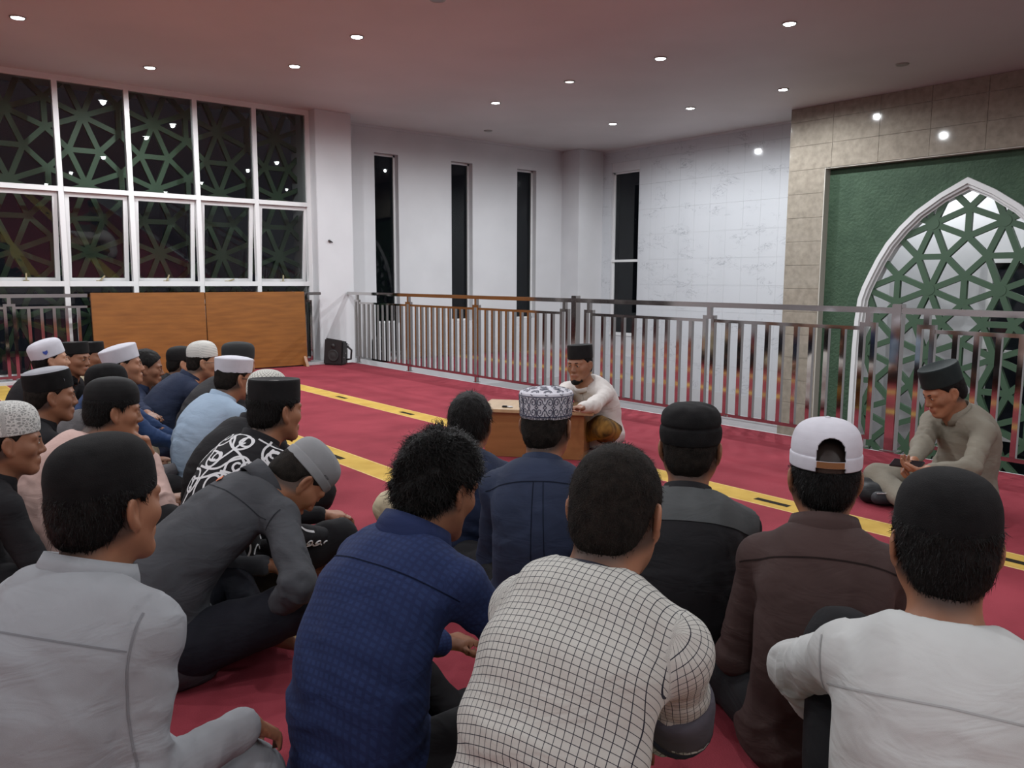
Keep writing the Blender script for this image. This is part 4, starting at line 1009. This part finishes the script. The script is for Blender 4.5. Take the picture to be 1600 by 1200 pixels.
BTR = C_('black_trousers', (22, 22, 25)); KHAKI = C_('khaki_trousers', (158, 146, 112), var=.05); BEIGE = C_('beige_trousers', (190, 178, 150)); NTR = C_('dark_navy_trousers', (26, 28, 36)); CREAMT = C_('tan_shirt', (170, 160, 135))
SEAM = {}
def seam_m(rgb):
    if rgb not in SEAM: SEAM[rgb] = mat('seam_thread', lin(rgb), .9, 0, .1)
    return SEAM[rgb]
SAR = mat('sarong', lin((120, 88, 40)), .8, 0, .2)
noisy(SAR, lin((60, 44, 24)), lin((140, 104, 48)), 6, 3, .3, 500, stretch=(3, 1, 1), lo=.4, hi=.6, dist=.001)
ch = lambda th=.007, z=.055, t=.12, **k: dict(th=th, cut=(z, t), **k)

# ---------------------------------------------------------------- foreground, from left to right
# man in the grey shirt
I = person('person in pale grey collared shirt and black knit cap, nearest the camera at left', (170, 788, 1.52), 52, 4, 0, body=45, lean=.13, lvl=0, sk='tan', shirt=GREY, trousers=C_('grey_trousers', (140, 143, 148)),
           cap=dict(kind='kufi', m=KBLK, z0=.022, tilt=.16, sx=1.02, sy=1.0, zs=.98), hair=ch(.011, .05, .16, n=5000, L=.012, lift=.22, nape=.088, noise=.003), elbows=dict(r=('px', 222, 1112, 1.42)), knees=(((.21, .25, .16), (-.03, .36, .07), (-.13, .42, .035)), ((-.27, .30, .21), (.06, .27, .07), (.17, .33, .04))), hands=dict(r=('px', 350, 1155, 1.54), l=(-.14, .20, .16)), hand_pose=dict(r=dict(d=(.1, .8, -.6), n=(-.3, -.6, -.9), curl=(.7, .9, .6))), poles=dict(r=(.25, -1, -.5)), girth=1.16, armr=1.12, legs='crossup', wr=.006, collar='fold', seed=3, eyes=True, npitch=22)
sm = seam_m((112, 114, 118))
ribbon(I, [(x, .77-.0*x) for x in np.linspace(-.17, .17, 40)], .003, sm, 'seam')
ribbon(I, [(.155+.035*(1-t)**2, .40+.50*t) for t in np.linspace(0, 1, 30)], .004, sm, 'seam', ang=.35); ribbon(I, [(-.17, .5+.4*t) for t in np.linspace(0, 1, 20)], .004, sm, 'seam', ang=-.3)
# bowed man in charcoal sweater
I = person('person in charcoal sweater and grey brimless cap bowing his head low', (469, 750, 2.62), 72, 58, 0, body=60, lean=.44, lvl=0, sk='tan', shirt=CHAR, trousers=NTR, hunch=.14, npitch=92,
           cap=dict(kind='miki', m=CGREY, z0=.028, tilt=.05, zs=.9, sx=.95, sy=.95), hair=ch(.005, .05, .05, m=BUZZ, noise=.001), elbows=dict(r=('px', 476, 948, 2.20)), hands=dict(r=('px', 425, 958, 2.36), l=(-.12, .38, .2)), poles=dict(r=(.55, .6, -.5)), legs='crossup', collar='stand', wr=.006, seed=5)
b = MB(); h = on_cloth(I, -.035, .86); 
if h:
    n_ = h[1]; t_ = unit(np.cross(n_, V(0, 0, 1))); u_ = np.cross(n_, t_); p = h[0]+n_*.002
    for s1, s2 in ((-1, -1), (1, -1), (1, 1), (-1, 1)): b.v.append(tuple(p+t_*s1*.016+u_*s2*.009))
    b.f = [[0, 1, 2, 3]]; o = b.build('brand_tab', mat('orange_tab', lin((200, 110, 70)), .7), I['shirt']); o['label'] = 'small orange fabric tab sewn on the back'; solidify(o, .002)
ribbon(I, [(x, .80+.4*abs(x)*.3) for x in np.linspace(-.17, .17, 40)], .003, seam_m((40, 42, 46)), 'seam'); ribbon(I, [(.17, .45+.45*t) for t in np.linspace(0, 1, 25)], .004, seam_m((40, 42, 46)), 'seam', ang=.5)
b = MB(); C0 = I['cap']
for k in range(4): q = .25+.07*k; p = C0.P([q], [.22])[0]; b.lathe([(.0001, .001), (.004, .001), (.005, 0)], 10, tuple(p))
b.build('eyelet', M['black_plastic'], [c for c in I['root'].children if c.name.startswith('cap')][0])['kind'] = 'stuff'
# curly haired man in blue
I = person('curly haired person in dark blue checked shirt, bareheaded', (686, 760, 1.85), 44, 22, 0, body=40, lean=.22, lvl=0, sk='brown', shirt=PLAID, trousers=BTR, hunch=.13, npitch=40, girth=1.08, uvmode=True,
           hair=dict(th=.017, noise=.011, nscale=42, n=6500, L=.024, curl=.010, w=.0016, nape=.085, lift=.40), hands=dict(r=(.20, .46, .16), l=(-.14, .40, .2)), poles=dict(r=(.8, -.3, -.45)), legs='crossup', collar='fold', wr=.007, seed=8, armr=1.05)
sm = seam_m((14, 20, 40)); ribbon(I, [(x, .80) for x in np.linspace(-.18, .18, 50)], .003, sm, 'seam')
# man in white check shirt
I = person('person with cropped hair in white shirt with thin dark check, seen from behind', (963, 800, 1.42), 20, 14, 0, body=26, lean=.20, lvl=0, sk='tan', shirt=CHECK, trousers=KHAKI, hunch=.13, npitch=36, girth=1.1, uvmode=True, nl=.115, sh_drop=.08, sleeve={'r': 'roll', 'l': 'roll'},
           hair=dict(th=.006, noise=.001, m=BUZZ, n=9000, L=.006, w=.0007, lift=.6, nape=.080, sm=BUZZ), elbows=dict(r=('px', 1062, 1132, 1.50)), hands=dict(r=('px', 990, 1165, 1.74), l=(-.1, .42, .2)), poles=dict(r=(.7, -.25, -.75), l=(-.75, -.2, -.6)), knees=(((.36, .24, .19), (-.03, .36, .07), (-.13, .42, .035)), ((-.27, .30, .21), (.06, .27, .07), (.17, .33, .04))), collar='crew', wr=.006, seed=11, armr=1.12, )
for nm in 'rl':
    s_, e_ = I['S'][nm], I['E'][nm]; w_ = unit(I['W'][nm]-e_); pt = lambda t: s_+(e_-s_)*min(t, 1)+w_*max(0, t-1)*.27
    o = MB().tube([pt(t) for t in (.60, .64, .70, .78, .86, .93, 1.0, 1.03)], [.050, .060, .062, .062, .061, .060, .059, .050], 24, False).build('rolled_cuff', LINE, I['shirt'], True); o['label'] = 'dark grey rolled sleeve lining'; solidify(o, .006)
    solidify(MB().tube([pt(t) for t in (.98, 1.0, 1.06, 1.12, 1.14)], [.056, .0615, .062, .058, .048], 24, False).build('cuff_edge', CHECK, I['shirt'], True), .005)
# man in white shirt at right
I = person('person in plain white shirt and black knit cap at the right, nearest the camera', (1475, 854, 1.38), -10, 6, 0, body=-3, lean=.12, lvl=0, sk='tan', shirt=WHITE, trousers=BTR, hunch=.09, npitch=28, girth=1.06, sleeve={'l': 'roll', 'r': 'roll'},
           cap=dict(kind='knit', m=KBLK, z0=.030, tilt=.10, zs=.95), hair=ch(.010, .055, .10, n=5500, L=.012, lift=.22, nape=.088, noise=.002), elbows=dict(l=('px', 1222, 1048, 1.74)), hands=dict(l=('px', 1290, 1115, 1.68), r=(.12, .34, .2)), poles=dict(l=(-1, -.1, -.35)), legs='lkneeup', collar='crew', wr=.006, seed=13, armr=1.1, )
sm = seam_m((158, 160, 160)); ribbon(I, [(x, .74-.05*abs(x)) for x in np.linspace(-.17, .17, 50)], .003, sm, 'seam'); ribbon(I, [(-.175, .45+.45*t) for t in np.linspace(0, 1, 25)], .004, sm, 'seam', ang=-.35)
# man in brown with white cap
def miki_back(cp_, co, root):
    b = MB(); th = np.linspace(-PI/2-.36, -PI/2+.36, 16); P0 = cp_.P(th, np.full(16, .075), .004); P1 = cp_.P(th, np.full(16, .155), .004)
    for p, q in zip(P0, P1): b.v += [tuple(p), tuple(q)]
    b.f = [[2*k, 2*k+2, 2*k+3, 2*k+1] for k in range(15)]
    o = solidify(b.build('strap', mat('leather_strap', lin((128, 84, 48)), .5), co), .003); o['label'] = 'brown leather strap across the back opening'
    p = cp_.P([0], [1.0])[0]; MB().lathe([(.0001, .006), (.006, .004), (.008, 0)], 12, tuple(p)).build('button', CWHITE, co, True)
I = person('person in dark brown shirt and white brimless cap with leather back strap', (1288, 747, 1.99), -6, 8, 0, body=-3, lean=.13, lvl=0, sk='tan', shirt=BROWN, trousers=BTR, hunch=.08, npitch=26, collar='fold',
           cap=dict(kind='miki', m=CWHITE, z0=.036, tilt=.12, zs=.98, fn=miki_back, hole=lambda th, t: (abs(th-1.5*PI) < .40 and (.16 < t < .30 or t < .07)) or (((th-1.5*PI)/.40)**2+((t-.30)/.17)**2 < 1 and t > .29)),
           hair=ch(.007, .034, .12, n=4200, lift=.22, L=.014, nape=.086, noise=.002), hands=dict(l=(-.13, .30, .2), r=(.1, .34, .2)), poles=dict(l=(-.30, -.5, -.8)), wr=.005, seed=17, )
sm = seam_m((34, 26, 25)); ribbon(I, [(x, .80) for x in np.linspace(-.19, .19, 50)], .004, sm, 'seam')
# man with folded black cap and grey yoke
I = person('person in black shirt with dark grey shoulder yoke and folded black cap', (1079, 701, 2.39), 6, 6, 0, body=2, lean=.13, lvl=0, sk='tan', shirt=BLACK, trousers=BTR, hunch=.08, npitch=26, collar='stand',
           cap=dict(kind='roll', m=KBLK, z0=.024, tilt=.10, noise=.002, zs=.92), hair=ch(.006, .045, .10, m=BUZZ, n=1500, L=.008, sm=BUZZ), wr=.005, seed=19, hs=1.0)
b = MB(); xs_ = np.linspace(-.20, .20, 41); ts_ = np.linspace(.76, .985, 12)
H_ = [[on_cloth(I, x, t) for x in xs_] for t in ts_]; ix = {}
for i, rw in enumerate(H_):
    for j, h in enumerate(rw):
        if h is not None: ix[i, j] = len(b.v); b.v.append(tuple(h[0]+h[1]*.0025))
for i in range(11):
    for j in range(40):
        q = [(i, j), (i, j+1), (i+1, j+1), (i+1, j)]
        if all(k in ix for k in q):
            P_ = [np.array(b.v[ix[k]]) for k in q]
            if max(np.linalg.norm(P_[a]-P_[a-1]) for a in range(4)) < .07: b.f.append([ix[k] for k in q])
o = b.build('yoke', YOKE, I['shirt'], True); o['label'] = 'dark grey denim yoke over the shoulders'
# man with embroidered cap
def embroider(cp_, co, root):
    b = MB(); n = 10; st_ = 2*PI/n; T0, T1 = .10, .34
    tl = cp_.t; tb = float(np.interp(.010, CAPZ, tl)) if False else None
    lo_, hi_ = .05, .40
    def pth(pts, c, w=.0026):
        d = []
        for (a, e), (g_, h_) in zip(pts[:-1], pts[1:]):
            for q in np.linspace(0, 1, 4)[:-1]: d.append((a+(g_-a)*q, e+(h_-e)*q))
        d.append(pts[-1]); d = np.array(d); cp_.ribbon(b, c+d[:, 0]*st_, lo_+d[:, 1]*(hi_-lo_), w)
    for k in range(n):
        c = k*st_
        for sx in (1, -1):
            for fy in (0, 1):
                Y = (lambda y: y) if fy else (lambda y: 1-y)
                pth([(0, Y(.62)), (sx*.10, Y(.70)), (sx*.16, Y(.86)), (sx*.30, Y(.95)), (sx*.42, Y(.86)), (sx*.44, Y(.68)), (sx*.34, Y(.60)), (sx*.22, Y(.66)), (sx*.24, Y(.78)), (sx*.33, Y(.78))], c)
                pth([(0, Y(.98)), (0, Y(.80))], c); pth([(sx*.5, Y(1)), (sx*.5, Y(.55))], c) if sx > 0 else None
        pth([(-.10, .5), (0, .60), (.10, .5), (0, .40), (-.10, .5)], c); pth([(.40, .5), (.5, .58), (.60, .5), (.5, .42), (.40, .5)], c)
    m = 26; s2 = 2*PI/m
    for k in range(m):
        c = k*s2; d = [(0, .0), (0, .9), (.72, .9), (.72, .35), (.36, .35), (.36, .6)]
        a = np.array([(x, y) for (x0, y0), (x1, y1) in zip(d[:-1], d[1:]) for x, y in ((x0, y0), ((x0+x1)/2, (y0+y1)/2))]+[d[-1]]); cp_.ribbon(b, c+a[:, 0]*s2, -.0+.05*a[:, 1]*.9+.006, .0024)
    for t in (.055, .405): th = np.linspace(0, 2*PI, 80); cp_.ribbon(b, th, np.full(80, t), .003)
    for ring, (t0, dt, nn) in enumerate(((.52, .09, 11), (.70, .08, 7), (.86, .06, 4))):
        for k in range(nn):
            c = 2*PI*(k+.5*ring)/nn; q = np.linspace(0, 1, 26); sw = (.34*2*PI/nn)
            for sg in (1, -1): cp_.ribbon(b, c+sg*sw*(1-q*.75)*np.sin(q*7), t0+dt*(1-q*.75)*np.cos(q*7)*sg, .0026)
    o = b.build('embroidery', mat('navy_thread', lin((30, 32, 58)), .7), co); o['label'] = 'dark blue scroll and key pattern embroidery'
I = person('person in navy shirt and tall white cap with dark blue scroll embroidery', (854, 665, 2.75), 17, 6, 0, body=4, lean=.13, lvl=0, sk='tan', shirt=NAVY, trousers=BTR, hunch=.08, npitch=28, collar='stand',
           cap=dict(kind='flat', m=CWHITE, z0=.034, tilt=.08, zs=1.0, fn=embroider), hair=ch(.005, .05, .08, m=BUZZ, n=1500, L=.007, sm=BUZZ), wr=.006, seed=23, hs=1.0, )
sm = seam_m((22, 27, 40)); ribbon(I, [(x, .79) for x in np.linspace(-.18, .18, 40)], .004, sm, 'seam')
for q in (-.022, .022): ribbon(I, [(q*(1-.3*t), .30+.49*t) for t in np.linspace(0, 1, 30)], .003, sm, 'pleat')
# boy in navy polo
I = person('bareheaded person in navy polo shirt sitting left of the desk', (735, 662, 3.25), 12, 6, 0, body=6, lean=.12, lvl=1, sk='brown', shirt=NAVY2, trousers=BEIGE, hunch=.08, npitch=26, hs=.98, collar='fold', sleeve='short',
           hair=dict(th=.013, noise=.003, n=2500, L=.022, nape=.075, h=.005), hands=dict(l=(-.20, .22, .10)), seed=29, knees=(((.29, .27, .115), (-.05, .36, .06), (-.17, .37, .035)), ((-.33, .12, .22), (-.1, .30, .06), (.02, .36, .04))))

# ---------------------------------------------------------------- speaker and the man with the phone
I = person('person in white shirt, brown sarong and black cap seated behind the desk, facing the group', (906, 570, 5.46), -150, 4, 3, body=-140, lean=.20, lvl=1, sk='brown', shirt=SPW, trousers=SAR, hunch=.06, npitch=24, collar='crew', beard='goatee',
           cap=dict(kind='peci', m=VELV, z0=.046, tilt=.06, zs=.98), hair=ch(.004, .06, .06), hands=dict(r=('px', 862, 643, 4.85), l=('px', 893, 645, 4.80)), poles=dict(r=(.9, -.3, -.5), l=(.0, -.5, -.9)), legs='crossup', girth=1.08, shw=.18, seed=31, extra=dict(bvh=1))
for k in range(5):
    h = on_cloth(I, 0, .92-.07*k, PI)
    if h: MB().lathe([(.0001, .003), (.005, .003), (.006, 0)], 10, tuple(h[0]+h[1]*.002)).build('button', SPW, I['shirt'], True)
ribbon(I, [(.016, t) for t in np.linspace(.5, .96, 30)], .003, seam_m((150, 146, 142)), 'placket', ang=PI)
I = person('person in olive grey outfit and black cap sitting at right looking at a phone', (1474, 612, 4.05), -122, 26, 0, body=-132, lean=.13, lvl=1, sk='tan', shirt=OLIVE, trousers=OLIVE, hunch=.07, npitch=36, collar='stand',
           cap=dict(kind='peci', m=VGREEN, z0=.046, tilt=.10, zs=1.0), hair=ch(.008, .06, .10), hands=dict(r=('px', 1424, 727, 3.84), l=('px', 1453, 735, 3.70)), poles=dict(r=(.5, -.5, -.7), l=(-.5, -.5, -.7)), legs='cross', shw=.18, girth=1.06, seed=37, extra=dict(bvh=1),
           hand_fine='rl', hand_pose=dict(r=dict(d=(-.35, .9, -.25), n=(-.6, .1, -.8), s=(-.75, .25, .55), curl=(.5, .7, .5)), l=dict(d=(.75, .6, .05), n=(-.1, .2, .95), s=(-.55, .75, -.2), curl=(.45, .6, .4))))
OL = I
for k in range(6):
    h = on_cloth(I, -.004, .93-.075*k, PI)
    if h: MB().lathe([(.0001, .003), (.005, .003), (.006, 0)], 10, tuple(h[0]+h[1]*.002)).build('button', mat('button_dark', (.05, .05, .045), .4), I['shirt'], True)
h1 = [on_cloth(I, .012, t, PI) for t in np.linspace(.5, .95, 20)]
ribbon(I, [(.014, t) for t in np.linspace(.45, .95, 30)], .003, seam_m((80, 76, 68)), 'placket', ang=PI)
wl, wr_ = I['W']['l'], I['W']['r']; mp_ = wl*.5+wr_*.5+V(.0, .080, .008); Rm = Matrix.Rotation(-I['ang'], 4, 'Z')
pw_ = Vector(I['base'])+Rm @ Vector(mp_)
t = empty('mobile_phone', pw_, -I['ang'], 'black mobile phone held in both hands by the olive suited person at right', 'phone')
b = MB().box((-.070, -.033, 0), (.070, .033, .009)).build('phone_body', M['black_plastic'], t, bevel=.003); b.rotation_euler = (-.35, .05, .5)
b = MB().box((-.066, -.030, .009), (.066, .030, .0096)).build('screen', mat('phone_screen', (.01, .01, .012), .07), t); b.rotation_euler = (-.35, .05, .5)

# ---------------------------------------------------------------- the left group, from the near edge to the far one
person('person in white lace patterned cap and black clothes at the left edge', (17, 690, 2.8), 90, 6, 0, body=75, lean=.14, sk='brown', shirt=BLACK, cap=dict(kind='kufi', m=LACE, z0=.032, tilt=.14, zs=.95), hair=ch(.005, .05, .14, m=BUZZ), hands=dict(r=(.22, .38, .16)), seed=41)
def crown(c_, o_, m, t0, label):
    tt = np.linspace(t0, .995, 14); th = np.linspace(0, 2*PI, 40, endpoint=False); b = MB()
    for t in tt: b.v += [tuple(p) for p in c_.P(th, np.full(40, t), .0025)]
    for i in range(13):
        for j in range(40): b.f.append([i*40+j, i*40+(j+1) % 40, (i+1)*40+(j+1) % 40, (i+1)*40+j])
    o = b.build('crown', m, o_, True); o['label'] = label
def patch(c_, o_, m, th0, t0, w, h, name, label, poly):
    b = MB()
    for x, y in poly: b.v.append(tuple(c_.P([th0+x*w], [t0+y*h], .003)[0]))
    b.f = [list(range(len(poly)))]; o = solidify(b.build(name, m, o_), .0015); o['label'] = label
SHIELD = [(-.5, .5), (0, .35), (.5, .5), (.5, -.1), (.25, -.4), (0, -.6), (-.25, -.4), (-.5, -.1)]
MOON = [(math.cos(a), math.sin(a)) for a in np.linspace(-2.0, 2.0, 9)]+[(.35+.75*math.cos(a), .75*math.sin(a)) for a in np.linspace(1.6, -1.6, 9)]
RH = dict(r=(.16, .38, .18), l=(-.08, .36, .18))
person('person in black cap with pale grey crown and black vest', (81, 618, 3.67), 84, 6, 0, body=72, lean=.12, sk='brown', shirt=BLACK, collar='stand', hands=RH,
       cap=dict(kind='pecilow', m=KBLK, z0=.030, tilt=.24, zs=1.02, fn=lambda c_, o_, r_: (crown(c_, o_, CLGREY, .47, 'pale grey cloth crown'), patch(c_, o_, CLGREY, .62, .22, .022, .03, 'crescent', 'tiny pale crescent emblem', MOON))), hair=ch(.007, .05, .22, m=BUZZ, nape=.09), seed=43)
# man in pink, hand at his chin
I = person('person in pale pink shirt and black cap resting his chin on his hand', (179, 642, 3.22), 82, 8, 0, body=62, lean=.24, lvl=0, sk='tan', shirt=PINK, trousers=BTR, hunch=.13, npitch=40, collar='crew', girth=1.06,
       cap=dict(kind='kufi', m=VELV, z0=.030, tilt=.12, zs=.92), hair=ch(.012, .055, .12, n=3000, L=.02, nape=.092), hands=dict(r=('head', .035, .150, -.185), l=(.0, .44, .22)), poles=dict(r=(.5, .4, -.9)), legs='crossup', hand_fine='r', hand_pose=dict(r=dict(d=(-.05, -.15, 1), n=(-.35, -.95, 0), curl=(1.1, 1.3, .7))), wr=.006, seed=47)
person('person in grey shirt half hidden behind the pink shirted person, black cap', (170, 609, 4.01), 62, 8, 0, body=60, lean=.12, sk='brown', shirt=MGREY, collar='crew', hands=RH, cap=dict(kind='kufi', m=KBLK, z0=.022, tilt=.16, zs=.95), hair=ch(.008, .05, .16), seed=53, eyes=False)
person('person in white cap with small blue shield emblem, far left', (80, 563, 4.91), 84, -4, 0, body=84, lean=.10, lvl=2, sk='light', shirt=BLACK, hands=RH,
       cap=dict(kind='white', m=CWHITE, z0=.028, tilt=.26, zs=1.05, fn=lambda c_, o_, r_: patch(c_, o_, mat('blue_emblem', lin((52, 74, 150)), .7), -.12, .2, .26, .13, 'emblem', 'small blue shield emblem', SHIELD)), hair=ch(.008, .045, .24), seed=59, hs=.91)
person('person in black cap beside the blue emblem cap, face turned to the camera', (118, 560, 5.62), 125, 6, 0, body=110, lean=.10, lvl=2, sk='brown', shirt=BLACK, collar='stand', hands=RH, cap=dict(kind='peci', m=VELV, z0=.036, tilt=.14, zs=.85), hair=ch(.006, .05, .14), seed=61)
person('person in black cap and tan shirt, farthest in the back row by the board', (144, 557, 6.31), 116, 4, 0, body=105, lean=.10, lvl=2, sk='brown', shirt=CREAMT, hands=RH, cap=dict(kind='peci', m=VELV, z0=.036, tilt=.10, zs=.85), hair=ch(.006, .05, .1), seed=67)
person('person in tall plain white cap and denim blue shirt', (194, 571, 4.47), 88, -2, 0, body=84, lean=.12, sk='tan', shirt=DENIM, hands=dict(r=(.14, .42, .20), l=(-.02, .42, .2)), trousers=BEIGE, cap=dict(kind='flat', m=CWHITE, z0=.030, tilt=.24, zs=1.0), hair=ch(.007, .05, .22, m=BUZZ), seed=71, hs=.9)
person('bareheaded person with dark hair in navy shirt beside the tall white cap', (230, 575, 5.39), 95, 8, 0, body=90, lean=.14, sk='brown', shirt=NAVY2, hands=dict(r=('px', 274, 694, 4.25), l=('px', 276, 682, 4.45)), trousers=BEIGE, sleeve='roll', hair=dict(th=.014, noise=.003, front=.042), seed=73)
person('person in black cap and glasses mostly hidden behind the navy shirted person', (284, 568, 6.16), 80, 6, 0, body=80, lean=.14, lvl=2, sk='light', shirt=BLACK, hands=RH, cap=dict(kind='kufi', m=VELV, z0=.03, tilt=.12, zs=.9), hair=ch(.006, .05, .12), seed=79)
def glasses(I, col=(.02, .02, .02)):
    Rh, Hl = I['H']; b = MB(); T = lambda p: tuple(Rh@(V(*p)*I['hs'])+Hl)
    for s in (-1, 1):
        b.tube([T((s*.032+.021*math.cos(q), .100, .002+.017*math.sin(q))) for q in np.linspace(0, 2*PI, 17)], .0016, 6, False)
        b.tube([T((s*.053, .098, .006)), T((s*.074, .06, .006)), T((s*.082, .0, .004))], .0016, 6)
    b.tube([T((-.011, .101, .006)), T((0, .104, .009)), T((.011, .101, .006))], .0016, 6); b.build('glasses', mat('glasses_frame', col, .3), I['root'], True)
I = person('person in navy shirt, white ribbed cap, glasses and chin beard', (319, 566, 5.29), 90, 4, 0, body=72, lean=.26, lvl=1, sk='light', shirt=NAVY, trousers=BTR, hunch=.14, npitch=42, hands=dict(r=(.10, .44, .14), l=(-.06, .46, .16)), legs='crossup', cap=dict(kind='knit', m=KRIB, z0=.036, tilt=.14, zs=.95, sx=.97, sy=.96), hair=ch(.006, .055, .14, m=BUZZ), beard='goatee', seed=83); glasses(I)
person('person in dark grey shirt and charcoal velvet cap, turned away', (374, 569, 4.94), 58, 8, 0, body=60, lean=.24, lvl=1, sk='tan', shirt=DGREY, trousers=BTR, hunch=.13, npitch=40, hands=RH, legs='crossup', cap=dict(kind='white', m=CDGREY, z0=.034, tilt=.10, zs=1.0), hair=ch(.006, .05, .1), seed=89, eyes=False)
I = person('person in light blue shirt, flat topped white cap and glasses', (367, 591, 4.37), 62, 8, 0, body=54, lean=.20, lvl=1, sk='tan', shirt=LBLUE, trousers=BTR, hunch=.11, npitch=36, hands=RH, legs='crossup', collar='stand', cap=dict(kind='flat', m=CWHITE, z0=.036, tilt=.04, zs=.92), hair=ch(.008, .06, .04, m=BUZZ), seed=97); glasses(I)
person('person in black shirt and white crochet cap with diamond pattern', (419, 626, 3.65), 40, 10, 0, body=50, lean=.24, lvl=1, sk='tan', shirt=BLACK, trousers=BTR, hunch=.14, npitch=42, girth=1.1, hands=RH, legs='crossup', cap=dict(kind='knit', m=CROCH, z0=.030, tilt=.10, zs=1.0), hair=ch(.008, .05, .1), seed=101, eyes=False)
# man in the batik shirt
I = person('person in black batik shirt with white scrolls and black cap', (432, 641, 3.04), 58, 6, 0, body=54, lean=.22, lvl=0, sk='tan', shirt=BLACK, trousers=BTR, hunch=.12, npitch=34, collar='stand', girth=1.04,
           cap=dict(kind='peci', m=VELV, z0=.032, tilt=.06, zs=.95), hair=ch(.009, .055, .06, n=3000, L=.016, nape=.09), hands=dict(r=('px', 507, 838, 2.95), l=(-.02, .44, .20)), poles=dict(r=(.6, -.3, -.8)), legs='crossup', wr=.004, seed=103)
WTH = mat('batik_white', lin((205, 206, 208)), .85, 0, .2); b = MB()
def scroll(cx, cy, r, turn, a0, ang=0.0, w=.010, tail=1.5):
    q = np.linspace(0, 1, 46); th = a0+turn*q*2*PI*1.35; rr = r*(.12+.88*q**.9); x = cx+rr*np.cos(th); y = cy+rr*np.sin(th)/.47
    e = np.array([-math.sin(th[-1]), math.cos(th[-1])])*np.sign(turn); k = np.linspace(0, 1, 12)[1:]; dx = e[0]*k*r*tail+math.cos(th[-1])*k*k*r*.5; dy = (e[1]*k*r*tail+math.sin(th[-1])*k*k*r*.5)
    ribbon(I, list(zip(np.r_[x, x[-1]+dx], np.r_[y, y[-1]+dy/.47])), w, WTH, '', ang=ang, b=b)
rg = random.Random(5)
for ang in (0.0, 1.15):
    for r_ in range(5):
        for c_ in range(4):
            scroll(-.155+.105*c_+.05*(r_ % 2), .22+.17*r_, .036+.010*rg.random(), 1 if (r_+c_) % 2 else -1, rg.random()*6.28, ang, .0085)
for x0 in (-.09, .02, .11): ribbon(I, [(x0+.03*math.sin(t*9), t) for t in np.linspace(.2, .95, 50)], .0085, WTH, '', b=b)
o = b.build('batik_scrolls', WTH, I['shirt']); o['label'] = 'white scroll pattern printed on the shirt'
b = MB()
for q in (.25, .45, .65, .85):      # scrolls on the right forearm
    a_, e_ = I['E']['r'], I['W']['r']; u_ = unit(e_-a_); x_ = unit(np.cross(u_, V(0, 0, 1))); y_ = np.cross(u_, x_)
    for ph in (.6, 2.4):
        pts = []
        for k in np.linspace(0, 1, 30):
            rr = .022*(.15+.85*k); th = k*9; p0 = a_+u_*(q*.245+rr*math.cos(th)); d0 = x_*math.cos(ph+rr*math.sin(th)/.05)+y_*math.sin(ph+rr*math.sin(th)/.05)
            h = I['bvh'].ray_cast(Vector(p0+d0*.2), Vector(-d0), .25)
            if h[0] is not None: pts.append(np.array(h[0])+np.array(h[1])*.001)
        if len(pts) > 4: b.tube(pts, .0032, 4)
if b.f: b.build('sleeve_scrolls', WTH, I['shirt'])['kind'] = 'stuff'

# ---------------------------------------------------------------- bag in front of the man with the phone
p = px_at(1388, 782, 0); t = empty('backpack', (p.x, p.y, 0), math.radians(-39), 'small black backpack lying on the carpet before the olive suited person', 'bag')
F = Fld(*[axis(a, b_, .009) for a, b_ in ((-.24, .24), (-.2, .2), (-.02, .2))])
F.ell((0, 0, .055), (.17, .12, .06), k=.03); F.rc((-.12, -.05, .04), (.12, -.06, .045), .045, k=.04); F.rc((-.12, .05, .06), (.11, .05, .06), .045, k=.04); F.floor(.002)
v, f = F.mesh(); v = v+vnormals(v, f)*(vnoise(v*22, 3)*.006)[:, None]; v[:, 2] = np.maximum(v[:, 2], .001); obj('bag_body', mesh_np('bag_body', v, f, C_('bag_nylon', (24, 25, 28), rough=.6), True), t)
F = Fld(*[axis(a, b_, .009) for a, b_ in ((-.22, .2), (-.24, .04), (-.02, .14))]); F.rc((-.11, -.115, .045), (.06, -.125, .04), .034, .03, k=.03); F.floor(.002)
v, f = F.mesh(); obj('front_pocket', mesh_np('front_pocket', v, f, C_('bag_pocket', (50, 52, 56), rough=.6), True), t)
MB().tube([(-.02, .02, .112), (.0, .0, .135), (.05, -.02, .135), (.08, -.01, .112)], .008, 8).build('handle', M['black_plastic'], t, True)
MB().tube([(-.13, -.14, .075), (-.05, -.152, .078), (.05, -.155, .07)], .003, 6).build('zip', M['grey_plastic'], t)
MB().box((.0, -.02, .116), (.05, .0, .121)).build('buckle', M['grey_plastic'], t, bevel=.002)
